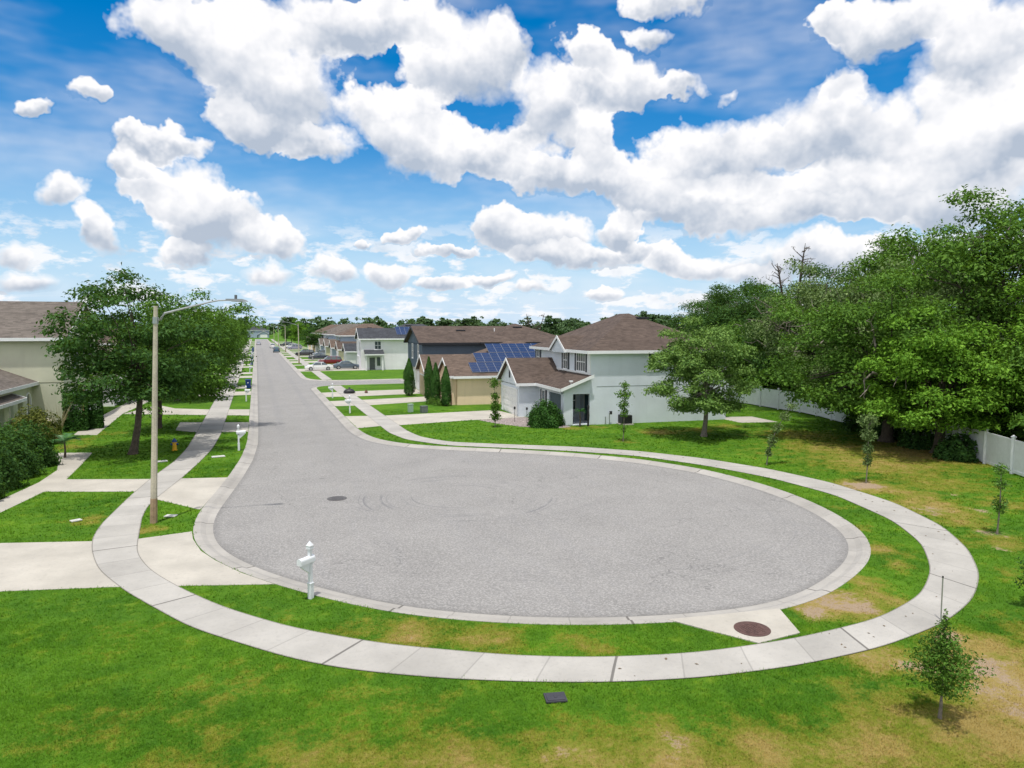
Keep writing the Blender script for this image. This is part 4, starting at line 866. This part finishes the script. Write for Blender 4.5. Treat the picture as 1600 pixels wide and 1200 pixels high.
car((13.4, 168, 0), R(180), 'navy sedan behind the red car', paint('navy', (.022, .032, .055)))
car((15.6, 184.5, 0), R(180), 'silver grey car just beyond the navy sedan', paint('silver', (.30, .32, .38)), 'suv')
car((11.6, 189, 0), R(180), 'black sport utility car beyond the nearest right lamp', paint('black', (.012, .013, .016)), 'suv')
car((12.1, 247, 0), R(180), 'lavender grey car on a far driveway left of the round tree', paint('lavender', (.26, .26, .36)), 'suv')
car((11.6, 262, 0), R(180), 'far white car on a driveway beyond the lavender grey car', paint('white2', (.74, .74, .75)), 'suv')
car((10.9, 291, 0), R(180), 'farthest dark car on the right driveways', paint('dark', (.02, .03, .035)), 'suv')
car((5.6, 223, -.08), R(90), 'teal car parked on the right side of the road', paint('teal', (.03, .10, .16)), 'suv')
car((5.5, 270, -.08), R(90), 'white sport utility car on the road ahead of the teal car', paint('white3', (.78, .78, .78)), 'suv')
car((.9, 322, -.08), R(90), 'silver car standing at the left kerb far down the road', paint('silver2', (.45, .46, .52)))
# ------------------------------------------------------------------ vegetation
def leafmat(name, c1, c2, tr=.22):
    m = bpy.data.materials.new(name); m.use_nodes = True; nt = m.node_tree; nt.nodes.clear(); g = G(nt)
    a = g.n('Attribute', out=2, attribute_name='rnd'); P = g.n('TexCoord', out=3); cl = g.noise(P, .9, 3., .6)
    f = g.m('ADD', g.m('MULTIPLY', a, .6), g.m('MULTIPLY', cl, .5), clamp=True)
    c = g.mix(g.mr(f, .1, .95, smooth=False), c1, c2)
    p = g.n('BsdfPrincipled', {'Base Color': c, 'Roughness': .6, 'Specular IOR Level': .12})
    t = g.n('BsdfTranslucent', {'Color': g.mix(.5, c, (.22, .38, .02))})
    s = g.n('MixShader', [tr, p, t]); o = nt.nodes.new('ShaderNodeOutputMaterial'); g.L.new(s, o.inputs[0]); return m
L_OAK = leafmat('oak_leaf', (.028, .085, .012), (.15, .29, .04)); L_DARK = leafmat('dark_leaf', (.014, .052, .015), (.078, .17, .034)); L_BRIGHT = leafmat('bright_leaf', (.05, .15, .012), (.21, .40, .04))
L_GREY = leafmat('greyish_leaf', (.055, .11, .035), (.24, .33, .12)); L_LAWN = leafmat('lawn_oak_leaf', (.052, .13, .028), (.24, .38, .09)); L_SAP = leafmat('sapling_leaf', (.04, .12, .02), (.18, .32, .06)); L_CYP = leafmat('cypress_leaf', (.012, .06, .010), (.07, .17, .03), .12); L_OLIVE = leafmat('olive_leaf', (.06, .08, .015), (.20, .21, .05)); L_FAR = leafmat('hazed_far_leaf', (.035, .08, .035), (.11, .18, .075), .15)  # far leaves are lightened in colour to stand in for distance haze

def leaf_mesh(name, C, Nn, size, m, rng, aspect=.5):
    n = len(C); Nn = Nn/np.maximum(1e-6, np.linalg.norm(Nn, axis=1))[:, None]
    t = rng.normal(size=(n, 3)); t -= Nn*(t*Nn).sum(1)[:, None]; t /= np.maximum(1e-6, np.linalg.norm(t, axis=1))[:, None]
    b = np.cross(Nn, t); L = (size*rng.uniform(.45, 1.5, n)**1.15)[:, None]; W = L*aspect
    V = np.empty((n, 4, 3), np.float32)
    V[:, 0] = C - t*L*.5; V[:, 1] = C + b*W*.5 + Nn*L*.10 + t*L*.06; V[:, 2] = C + t*L*.5 - Nn*L*.08; V[:, 3] = C - b*W*.5 + Nn*L*.10 + t*L*.06
    me = bpy.data.meshes.new(name); me.vertices.add(4*n); me.vertices.foreach_set('co', V.ravel()); me.loops.add(4*n); me.loops.foreach_set('vertex_index', np.arange(4*n, dtype=np.int32))
    me.polygons.add(n); me.polygons.foreach_set('loop_start', np.arange(0, 4*n, 4, dtype=np.int32)); me.polygons.foreach_set('loop_total', np.full(n, 4, np.int32))
    me.attributes.new('rnd', 'FLOAT', 'FACE').data.foreach_set('value', rng.random(n).astype(np.float32))
    me.materials.append(m); me.update(calc_edges=True); return me

def sph(rng, n):
    d = rng.normal(size=(n, 3)); return d/np.linalg.norm(d, axis=1)[:, None]
def crown_arrays(rng, R_, z0, z1, off, nclump, nleaf, low=.35, rc=(.15, .27), outline=.22, taper=.0):
    zc = z0 + (z1-z0)*low + .12*(z1-z0); up, dn = z1-zc, zc-z0
    d = sph(rng, nclump*3); d = d[d[:, 2] > -.85][:nclump]; n = len(d)
    az = np.arctan2(d[:, 1], d[:, 0]); ph = rng.uniform(0, 6.28, 4)
    lob = 1 + outline*(np.sin(3*az+ph[0]) + .7*np.sin(5*az+ph[1]+2*d[:, 2]) + .6*np.sin(4*d[:, 2]*2+ph[2]))/1.6
    rad = np.clip(rng.random(n)**.40, .3, 1)*.9*lob; rz = np.where(d[:, 2] < 0, np.maximum(rad, .8), rad)
    cc = np.c_[d[:, 0]*R_*rad, d[:, 1]*R_*rad, zc + np.where(d[:, 2] > 0, up, dn)*np.sign(d[:, 2])*np.abs(d[:, 2])**.85*rz]
    tp = 1 - taper*np.maximum(0, d[:, 2]); cc[:, 0] *= tp; cc[:, 1] *= tp; cc[:, 0] += off[0]; cc[:, 1] += off[1]
    cr = R_*rng.uniform(rc[0], rc[1], n)*(1.05-.25*rad)
    cnt = np.maximum(12, (nleaf*(cr/cr.mean())**2*rng.uniform(.6, 1.25, n))).astype(int)
    idx = np.repeat(np.arange(n), cnt); N_ = len(idx); e = sph(rng, N_); e[:, 2] = np.where(e[:, 2] < -.25, -e[:, 2]*.8, e[:, 2])
    rr = cr[idx]*(.35 + .75*rng.random(N_)**.55); tw = 1 + .35*np.sin(9*e[:, 0]+idx)*np.sin(8*e[:, 1]+2*idx)
    C = cc[idx] + e*rr[:, None]*np.array([1.1, 1.1, .75])*tw[:, None]
    C[:, 2] -= .10*cr[idx]*np.clip((e[:, 0]**2+e[:, 1]**2), 0, 1)
    Nn = e*.55 + np.array([0, 0, .45]) + rng.normal(size=(N_, 3))*.42
    return C, Nn, cc, cr
def limbs(rng, H0, rt, cc, top, lean=(0, 0), nb=26, wob=.15, trunk_pts=None):
    m = MB(); lx, ly = lean
    P = lambda f: Vector((lx*f + wob*math.sin(3*f), ly*f + wob*math.sin(2.2*f+1), H0*f))
    m.tube([P(-.02), P(.02), P(.12), P(.35), P(.65), P(1.0), P(1.0)+Vector((0, 0, top*.35))], [rt*1.75, rt*1.45, rt*1.08, rt*.95, rt*.82, rt*.66, rt*.25], 9)
    order = rng.permutation(len(cc))[:nb]
    for i in order:
        c = Vector(cc[i]); f = rng.uniform(.7, 1.0); s = P(f) + Vector((0, 0, top*.3*rng.random()))
        mid = s*.5 + c*.5 + Vector((0, 0, .12*(c-s).length)); q = s*.78+c*.22+Vector((0, 0, .05*(c-s).length))
        r0 = rt*rng.uniform(.22, .42); m.tube([s, q, mid, c], [r0, r0*.8, r0*.5, r0*.14], 5, False)
    return m
def tree(name, label, loc, H, R_, z0, rt, seed, nclump=80, nleaf=260, ls=.26, leaf=None, bark=None, off=(0, 0), lean=(0, 0), group=None, trunk_h=None, cat='tree', low=.35, rc=(.15, .27), outline=.22, nb=26, aspect=.5, taper=0.):
    rng = np.random.default_rng(seed); t = thing(name, label, cat, loc, 0, group)
    C, Nn, cc, cr = crown_arrays(rng, R_, z0, H, (off[0]+lean[0], off[1]+lean[1]), nclump, nleaf, low, rc, outline, taper)
    th = trunk_h or (z0 + (H-z0)*.28)
    limbs(rng, th, rt, cc, H*.25, lean, nb).build('trunk', bark or BARK, t, smooth=True)
    link('crown', leaf_mesh('crown', C, Nn, np.full(len(C), ls), leaf or L_OAK, rng, aspect), t); return t
def put(src, label, loc, rz, s, group=None, leaf=None):
    c = copy_tree(src, None, label); c.location = loc; c.rotation_euler = (0, 0, rz); c.scale = s
    if group: c['group'] = group
    if leaf:
        for k in c.children:
            if k.name.startswith('crown'): k.material_slots[0].link = 'OBJECT'; k.material_slots[0].material = leaf
    return c
def bare_limbs(t, R_, z0, z1, n, seed, off=(0, 0)):
    rng = np.random.default_rng(seed); zc = z0 + (z1-z0)*.4
    for k in range(n):
        m = MB(); d = Vector(sph(rng, 1)[0]); d.z = abs(d.z)*.8 - .15; s = Vector((off[0], off[1], zc)) + Vector((d.x*R_*.6, d.y*R_*.6, d.z*(z1-zc)*.6)); p = s; pts = [s]
        g_ = Vector((d.x*R_, d.y*R_, d.z*(z1-zc)))
        for j in range(5): p = p + g_*.10 + Vector(rng.normal(size=3))*.34; pts.append(p)
        m.tube(pts, [.085, .075, .06, .045, .03, .012], 5, False)
        for j in range(2, 5): q = pts[j]; e = q + Vector(rng.normal(size=3))*.55 + g_*.08; m.tube([q, q.lerp(e, .5) + Vector(rng.normal(size=3))*.1, e], [.035, .026, .008], 4, False)
        m.build('bare_limb', BARKP, t)
GS, GW = 'street trees on the left', 'oaks along the fence'
T1 = tree('street_tree', 'nearest large live oak standing on the lawn behind the lamp post', (-6.9, 45.3, 0), 10.7, 4.6, 2.2, .19, 21, 104, 280, .20, L_DARK, lean=(.5, 0), group=GS, low=.30)
T2 = tree('street_tree', 'second oak in the row, its low branches reaching over the sidewalk', (-6.9, 56.5, 0), 10.0, 5.0, .9, .2, 22, 110, 280, .21, L_OAK, off=(1.9, -1.2), group=GS, low=.35)
for i in range(13):
    y = 77 + 16*i; s = [.95, .98, .86, .9, .82][i % 5]
    lb = ['third oak along the left sidewalk, with a thin stem by the driveway', 'fourth oak along the left sidewalk', 'fifth oak along the left sidewalk'][i] if i < 3 else 'small looking oak far down the left row of street trees'
    put((T1, T2)[i % 2], lb, (-7.6 + .3*(i % 3), y, 0), 1.1*i, (s, s, s*(.92 + .05*(i % 3))), GS)
TA = tree('lawn_tree', 'round greyish oak standing alone on the lawn before the sage house', (28.2, 39.7, 0), 8.7, 3.9, .9, .16, 37, 118, 380, .165, L_LAWN, BARKP, low=.27, taper=.28, outline=.20, rc=(.14, .25))
O1 = tree('oak_tree', 'broad twin trunk oak inside the fence with branches low over the lawn', (38.0, 33.9, 0), 10.8, 6.8, .5, .34, 41, 112, 480, .20, L_OAK, off=(-.6, 1.0), group=GW, low=.32, outline=.30, rc=(.13, .24))
O2 = tree('oak_tree', 'bright green low oak in front of the fence near the right edge', (37.2, 29.6, 0), 8.2, 4.8, .6, .28, 42, 92, 460, .19, L_BRIGHT, off=(-.3, .3), group=GW, low=.36, outline=.28, rc=(.14, .25))
O3 = tree('oak_tree', 'tallest oak rising behind the fence at the right', (47, 33.5, 0), 16.0, 7.2, 3.0, .4, 43, 105, 360, .25, L_OAK, group=GW, low=.45, outline=.3)
O4 = tree('oak_tree', 'greyish leaved oak with pale limbs behind the broad twin trunk oak', (45.5, 41.5, 0), 12.0, 6.4, 1.6, .34, 44, 100, 340, .22, L_GREY, BARKP, group=GW, low=.36, outline=.34)
bare_limbs(O1, 6.6, .5, 10.8, 12, 5, (-.6, 1)); bare_limbs(O4, 6.3, 1.6, 12, 26, 6); bare_limbs(O3, 7, 3, 16.8, 12, 7)
MO = [(O3, 'tall oak behind the greyish oak, left of the tallest one', (50.5, 42, 0), 1.9, (.9, .9, .92)), (O1, 'dark oak behind the fence near the bare snag', (49, 54, 0), 2.5, (.9, .9, 1.24)), (O3, 'oak in the wood behind the lone lawn tree, left end of the mass', (51.5, 68, 0), .7, (.85, .85, .74)), (O4, 'greyish oak overhanging the fence bend right of the lawn tree', (45.8, 49.0, 0), 4, (.88, .88, 1.06)),
      (O1, 'oak deep in the wood seen between the snag and the lawn tree', (57, 65, 0), 5, (1, 1, 1.13)), (O3, 'oak at the right picture edge behind the fence', (42.6, 24.2, 0), 3.3, (.8, .8, .66)), (O2, 'low leafy oak hanging over the fence at the right picture edge', (39.5, 21.6, 0), 1.2, (.95, .95, 1.05)), (O1, 'oak in the second row of the wood behind the tallest oak', (58, 38, 0), 1.3, (1, 1, 1.25)), (O3, 'oak in the second row of the wood behind the greyish oak', (57, 49, 0), 5.1, (.95, .95, .92)), (O2, 'bushy oak filling the wood edge behind the fence bend', (48.6, 60, 0), 2.2, (1.05, 1.05, 1.05)), (O2, 'bushy oak behind the fence below the dark oak', (48.5, 47, 0), 4.1, (.95, .95, .9)), (O4, 'greyish oak in the wood under the tallest oak', (44.6, 36.2, 0), 2.6, (.8, .8, .95)), (O1, 'oak far back in the wood at the left end of the mass', (53, 76, 0), 3.9, (.9, .9, 1.0)), (O3, 'oak far back in the wood behind the lone lawn tree', (62, 78, 0), 3.9, (.95, .95, .8))]
MO += [(O2, 'low oak on the lawn side of the fence bend, left of the twin trunks', (41.0, 39.6, 0), 2.8, (.85, .85, .80)), (O2, 'leafy low oak between the twin trunks and the fence bend', (40.2, 36.6, 0), .4, (.8, .8, .7))]
for i, (x, y, s_) in enumerate([(44.2, 35, .8), (46.2, 41.5, .75), (46.5, 46, .8), (47, 51, .75), (48, 56, .8), (49.5, 62, .8), (52, 70, .9), (41.5, 27.5, .75), (56, 46, .9), (58, 58, .9), (52, 34, .9)]):
    MO.append((O2, ['leafy understory tree filling the shade behind the fence, right of the twin trunks', 'leafy understory tree behind the fence under the greyish oak', 'leafy understory tree behind the fence left of the greyish oak', 'leafy understory tree behind the fence near the bend', 'leafy understory tree below the bare snag', 'leafy understory tree behind the lone lawn tree', 'leafy understory tree at the left end of the wood', 'leafy understory tree behind the bright low oak', 'leafy understory tree deep in the wood, middle', 'leafy understory tree deep in the wood under the snag', 'leafy understory tree deep in the wood under the tallest oak'][i], (x, y, 0), 1.7*i, (s_, s_, s_*.62)))
LV = [L_OAK, L_DARK, L_DARK, L_GREY, L_OAK, L_BRIGHT, L_OAK, L_GREY, L_DARK, L_OAK, L_DARK, L_GREY, L_DARK, L_DARK, L_GREY, L_OAK]
for i, (src, lb, loc, rz, s) in enumerate(MO): put(src, lb, loc, rz, s, GW, LV[i] if i < 16 else (L_DARK, L_OAK)[i % 2])
put(T1, 'round dark street tree before the taupe roofed houses on the right', (15.6, 211, 0), 1.0, (.95, .95, .70)); put(O2, 'bright green tree on the right side far down the street', (15.8, 291, 0), 1.0, (.8, .8, 1.3)); put(T2, 'dark tree on the right beyond the bright green one', (13.5, 352, 0), 1.0, (.9, .9, .9)); put(T1, 'dark street tree right of the far lamps', (14.5, 318, 0), 2., (.9, .9, .8))

def snag(loc, H, seed, label, stems):
    rng = np.random.default_rng(seed); t = thing('dead_tree', label, 'dead tree', loc); tr = MB(); br = MB()
    for sx, sy, h in stems:
        base = Vector((sx*.3, sy*.3, 0)); pts = [base] + [Vector((sx*f + .25*math.sin(5*f+sx), sy*f, h*f)) for f in (.3, .55, .75, .9, 1.0)]; tr.tube(pts, [.3, .24, .17, .12, .08, .02], 7)
        for k in range(34):
            f = rng.uniform(.42, .98); p = Vector((sx*f + .25*math.sin(5*f+sx), sy*f, h*f)); a = rng.uniform(0, 6.28); L = rng.uniform(.5, 1.9)*(1.25-f)*1.9
            d = Vector((math.cos(a), math.sin(a), rng.uniform(-.1, .7))); q = p + d*L*.5 + Vector((0, 0, .1)); e = p + d*L + Vector((0, 0, rng.uniform(-.2, .3)*L)); br.tube([p, q, e], [.055, .038, .014], 5, False)
            for j in range(5):
                d2 = Vector(rng.normal(size=3)); br.tube([q.lerp(e, j/3), q.lerp(e, j/3) + d2*.26*L], [.026, .008], 4, False)
    tr.build('trunk', BARK, t, smooth=True); br.build('branch', BARK, t); return t
snag((47.5, 53.5, 0), 15, 3, 'bare dead tree sticking up above the oaks', ((1.2, 0, 15.2), (-1.6, .4, 13.3))); snag((66.5, 166, 0), 11, 4, 'distant bare dead tree above the wood behind the houses', ((2.2, 0, 10.8), (-2.5, .5, 10.6), (.3, 1, 8.5)))

# mid-distance wood behind the right-hand houses
M1 = tree('woodland_tree', 'broadleaf tree in the wood behind the row of houses on the right', (70, 150, 0), 9.5, 4.4, 1.0, .2, 51, 42, 90, .62, L_FAR, group='trees behind the houses', low=.4, outline=.3, nb=10)
M2 = tree('woodland_tree', 'broadleaf tree in the wood behind the row of houses on the right', (78, 142, 0), 10.5, 4.0, 1.0, .2, 52, 42, 90, .62, L_FAR, group='trees behind the houses', low=.5, outline=.35, nb=10)
rr = random.Random(5)
for i in range(34):
    f = i/33; s = rr.uniform(.7, 1.08); put((M1, M2)[i % 2], None, (50 + 60*f + rr.uniform(-4, 4), 215 - 105*f + rr.uniform(-14, 14), 0), rr.uniform(0, 6.28), (s*1.15, s*1.15, s*rr.uniform(.8, 1.1)))
# far wood closing the horizon: reads as one mass
def far_wood():
    rng = np.random.default_rng(77); Cs, Ns = [], []
    for k in range(420):
        az = R(rng.uniform(-42, 85)); dd = rng.uniform(560, 800); 
        if -4 < math.degrees(az) < 2 and dd < 600: dd += 60
        x, y = dd*math.sin(az), dd*math.cos(az); H = rng.choice([10, 12, 14, 17])*rng.uniform(.8, 1.1); Rr = rng.uniform(4.5, 8)
        C, Nn, cc, cr = crown_arrays(rng, Rr, .3, H, (x, y), 14, 22, .45, (.28, .5), .35); Cs.append(C); Ns.append(Nn)
    C = np.vstack(Cs); tag(link('woodland', leaf_mesh('woodland', C, np.vstack(Ns), np.full(len(C), 2.0), L_FAR, rng, .8)), 'far line of trees closing the horizon', 'wood', kind='stuff')
far_wood()

# ---- young trees round the turning circle
def sapling(label, loc, H, tufts, seed, lean=(0, 0), leaf=None, ls=.13, rt=.028, stake=False, guard=False):
    """tufts: (height fraction, radius, half height, leaves)"""
    rng = np.random.default_rng(seed); t = thing('young_tree', label, 'young tree', loc, 0, 'young trees round the turning circle'); Cs, Ns = [], []; m = MB()
    P = lambda f: Vector((lean[0]*f*f + .04*math.sin(6*f), lean[1]*f*f + .03*math.sin(5*f+1), H*f))
    m.tube([P(f) for f in (-.01, .1, .3, .5, .7, .85, 1.0)], [rt*1.3, rt, rt*.9, rt*.75, rt*.55, rt*.35, rt*.12], 7)
    for f, r, hh, n in tufts:
        e = sph(rng, n)*(rng.random(n)**.45)[:, None]; c = np.array(P(f)); tw = 1+.4*np.sin(4*np.arctan2(e[:, 1], e[:, 0])+seed)
        C = c + e*np.array([r, r, hh])*np.c_[tw, tw, np.ones(n)]; Cs.append(C); Ns.append(e*.5 + [0, 0, .4] + rng.normal(size=(n, 3))*.6)
        for k in range(7):
            q = Vector(C[rng.integers(n)]); b = P(max(.05, f - hh/H*.6)); m.tube([b, b.lerp(q, .5)+Vector((0, 0, .05)), q], [rt*.35, rt*.25, rt*.08], 4, False)
    m.build('trunk', BARKP, t, smooth=True); C = np.vstack(Cs); link('crown', leaf_mesh('crown', C, np.vstack(Ns), np.full(len(C), ls), leaf or L_SAP, rng, .45), t)
    if guard: MB().tube([(0, 0, 0), (0, 0, .35)], rt*1.15, 8).build('trunk_guard', BARKP, t)
    return t
sapling('slender young tree growing before the white garage door', (16.3, 48.6, 0), 3.7, [(.88, .42, .45, 330), (.62, .30, .35, 260), (.42, .42, .5, 520), (.22, .36, .35, 380)], 61, leaf=L_OAK, ls=.15)
sapling('sparse young tree growing before the sage side wall', (22.0, 39.7, 0), 3.9, [(.93, .28, .3, 140), (.78, .55, .35, 330), (.62, .4, .3, 220), (.48, .34, .35, 240), (.22, .2, .4, 60)], 62, lean=(.1, 0), leaf=L_OAK, ls=.14)
sapling('leaning feathery young tree on the far side of the curved sidewalk', (25.4, 30.2, 0), 3.3, [(.95, .35, .2, 150), (.8, .3, .3, 240), (.6, .28, .3, 260), (.4, .26, .35, 300), (.22, .2, .3, 200)], 63, lean=(1.25, -.5), leaf=L_GREY, ls=.12)
sapling('vase shaped young tree in a bare soil ring by the sidewalk', (26.8, 25.0, 0), 3.3, [(.9, .50, .4, 330), (.7, .36, .35, 330), (.5, .26, .3, 300), (.32, .2, .3, 220)], 64, leaf=L_GREY, ls=.12)
sapling('pale thin young tree near the fence at the right edge', (24.5, 17.1, 0), 2.6, [(.9, .26, .22, 170), (.7, .3, .2, 150), (.42, .26, .35, 330)], 65, leaf=L_SAP, ls=.10)
sapling('bushy young oak at the lower right with thin pale trunk', (11.85, 9.15, 0), 2.0, [(.98, .05, .16, 60), (.9, .16, .13, 170), (.76, .34, .18, 700), (.62, .55, .17, 1350), (.48, .68, .16, 1600), (.36, .56, .13, 800), (.27, .28, .09, 200)], 66, leaf=L_OAK, ls=.062, rt=.024, guard=True)
sapling('dark bushy young tree cut by the right picture edge', (18.95, 12.0, 0), 1.9, [(.85, .3, .25, 500), (.6, .5, .35, 1300), (.35, .45, .3, 1000)], 67, leaf=L_DARK, ls=.085)

# ---- clipped and loose shrubs
def shrub(name, label, loc, rx, ry, H, seed, n=2600, ls=.11, leaf=None, group=None, cat='shrub', flat=False, rz=0):
    rng = np.random.default_rng(seed); t = thing(name, label, cat, loc, rz, group); e = sph(rng, n); e[:, 2] = np.abs(e[:, 2])*1.0
    if flat: e = e/np.maximum(.001, np.max(np.abs(e), axis=1))[:, None]*(1-.05*rng.random(n))[:, None]; e[:, 2] = np.abs(e[:, 2])
    rad = .72 + .28*rng.random(n)**.5; az = np.arctan2(e[:, 1], e[:, 0]); lob = 1 + (.04 if flat else .16)*np.sin(5*az + 3*e[:, 2]*2 + seed) + (.02 if flat else .08)*np.sin(11*az+seed*2)
    C = e*np.array([rx, ry, H])*(rad*lob)[:, None]; C[:, 2] = np.maximum(C[:, 2], .03)
    low = rng.random(n) < .2; C[low, 2] = rng.uniform(.03, H*.5, low.sum())
    link('foliage', leaf_mesh('foliage', C, e*.7 + [0, 0, .3] + rng.normal(size=(n, 3))*.5, np.full(n, ls), leaf or L_DARK, rng, .55), t)
    m = MB()
    for k in range(9): a = k*.7; q = Vector((math.cos(a)*rx*.5, math.sin(a)*ry*.5, H*.75)); m.tube([(math.cos(a)*.06, math.sin(a)*.06, 0), q*.5, q], [.03, .02, .008], 5, False)
    m.build('stem', BARK, t); return t
shrub('round_shrub', 'clipped round bush on the gravel beside the porch', (20.0, 47.9, 0), 1.25, 1.25, 1.75, 71, 11000, .13, L_CYP)
HG = 'shrubs of the left hedge'
for i, (x, y, rx, ry, h, lf, lb) in enumerate([(-12.0, 34.6, 1.6, 1.7, 2.2, L_DARK, 'hedge shrub at the left picture edge by the curved path'), (-11.8, 37.3, 1.5, 1.7, 2.5, L_DARK, 'taller hedge shrub beside the narrow path'), (-11.9, 40.2, 1.6, 1.8, 2.4, L_DARK, 'dark middle shrub of the left hedge'), (-11.7, 43.2, 1.5, 1.5, 2.2, L_DARK, 'dark shrub at the far end of the left hedge'), (-13.3, 51.5, 1.5, 1.4, 2.1, L_OLIVE, 'olive yellow shrub under the arched porch')]):
    shrub('hedge_shrub', lb, (x, y, 0), rx, ry, h, 80+i, 7500, .15, lf, HG)
for i, (x, y, r, h, lb) in enumerate([(39.3, 35.4, 1.5, 1.7, 'wild shrub in the shade left of the twin trunk oak'), (38.2, 31.6, 1.3, 1.5, 'wild shrub between the twin trunk oak and the bright low oak'), (36.6, 28.0, 1.2, 1.3, 'wild shrub right of the bright low oak by the fence'), (40.6, 38.2, 1.5, 1.8, 'wild shrub at the foot of the fence bend')]): shrub('wild_shrub', lb, (x, y, 0), r, r*.9, h, 140+i, 3600, .17, L_DARK, 'shrubs along the fence')
shrub('clipped_hedge', 'tall clipped dark hedge block at the corner of the olive house', (-12.2, 57.3, 0), .75, .55, 2.75, 90, 8000, .14, L_CYP, None, 'hedge', True, .1); shrub('clipped_hedge', 'narrower clipped hedge block right of the tall one', (-11.2, 58.3, 0), .5, .55, 2.6, 91, 6000, .14, L_CYP, None, 'hedge', True, .1)
for i, (x, y, h, lb) in enumerate([(15.3, 74.6, 3.9, 'thick cypress between the slate house and the tan house, leftmost of four'), (16.0, 68.3, 4.3, 'tallest slim cypress before the tan garage gable'), (16.2, 66.3, 3.8, 'third cypress from the left, touching the tallest one'), (16.5, 63.6, 3.6, 'rightmost cypress at the front corner of the tan house')]):
    rng = np.random.default_rng(100+i); t = thing('cypress', lb, 'cypress tree', (x, y, 0), 0, 'cypresses before the tan house'); n = 7500; u = rng.random(n)**.8; a = rng.uniform(0, 6.28, n); r = (.42*np.minimum(1, (1-u)*2.2+.12)*np.minimum(1, u*6+.55))*(.75+.35*rng.random(n))*(1+.15*np.sin(3*a+9*u))*(1.25 if i == 0 else 1)
    link('crown', leaf_mesh('crown', np.c_[np.cos(a)*r, np.sin(a)*r, .12+u*h], np.c_[np.cos(a), np.sin(a), np.full(n, .5)] + rng.normal(size=(n, 3))*.35, np.full(n, .13), L_CYP, rng, .5), t); MB().tube([(0, 0, 0), (0, 0, .5)], [.08, .06], 7).build('trunk', BARK, t)
for i, (x, y, lb) in enumerate([(15.6, 65.6, 'low shrub at the feet of the cypresses'), (16.0, 64.3, 'low shrub beside the rightmost cypress')]): shrub('low_shrub', lb, (x, y, 0), .55, .5, .6, 120+i, 700, .1, L_OAK)
def palm(label, loc, H, n, L, seed):
    rng = np.random.default_rng(seed); t = thing('small_palm', label, 'palm', loc); MB().tube([(0, 0, 0), (.03, 0, H*.5), (0, .02, H)], [.07, .05, .045], 7).build('trunk', BARK, t); m = MB()
    for k in range(n):
        a = k*2.4; el = rng.uniform(.1, 1.1); d = Vector((math.cos(a)*math.cos(el), math.sin(a)*math.cos(el), math.sin(el))); s = Vector((-math.sin(a), math.cos(a), 0)); pts = [Vector((0, 0, H)) + d*L*f + Vector((0, 0, -.55*L*f*f)) for f in (0, .25, .5, .75, 1)]
        for i in range(1, 12):
            f = i/12; p = Vector((0, 0, H)) + d*L*f + Vector((0, 0, -.55*L*f*f)); w = L*.34*math.sin(math.pi*min(1, f*.9+.1))
            for g_ in (-1, 1): q = p + s*g_*w + d*w*.5 + Vector((0, 0, -.15*w)); m.add([p, p + d*L*.05, q], [(0, 1, 2)])
        m.tube(pts, [.012, .01, .008, .006, .003], 4, False)
    m.build('frond', mat('palm_green', (.045, .16, .03), .5, .3, 6.), t); return t
palm('small bright fan palm standing in the porch side opening', (22.35, 46.9, 0), 1.15, 12, .6, 5); palm('small palm at the end of the left hedge by the path', (-10.3, 45.4, 0), .9, 12, 1.2, 6)
t = thing('garden_post', 'dark slim ornament post beside the small porch palm', 'post', (23.05, 46.95, 0)); MB().lathe([(.09, 0), (.07, .3), (.1, .8), (.06, 1.2), (.1, 1.45), (.03, 1.6)], 10).build('post', DARK, t, smooth=True)
def reeds():
    rng = np.random.default_rng(6); t = thing('ornamental_grass', 'thin dry ornamental grass against the olive wall', 'plant', (-13.0, 56.2, 0)); m = MB()
    for k in range(60):
        a = rng.uniform(0, 6.28); L = rng.uniform(.9, 2.3); d = Vector((math.cos(a)*.35, math.sin(a)*.35, 1)); m.tube([(math.cos(a)*.1, math.sin(a)*.1, 0), d*L*.6, d*L + Vector((d.x, d.y, -.1))*.3], [.012, .009, .003], 3, False)
    m.build('blade', mat('straw', (.30, .26, .14), .8, .2), t)
reeds()
SC.cycles.max_bounces = 5; SC.cycles.diffuse_bounces = 3; SC.cycles.glossy_bounces = 2; SC.cycles.transmission_bounces = 2; SC.cycles.transparent_max_bounces = 4
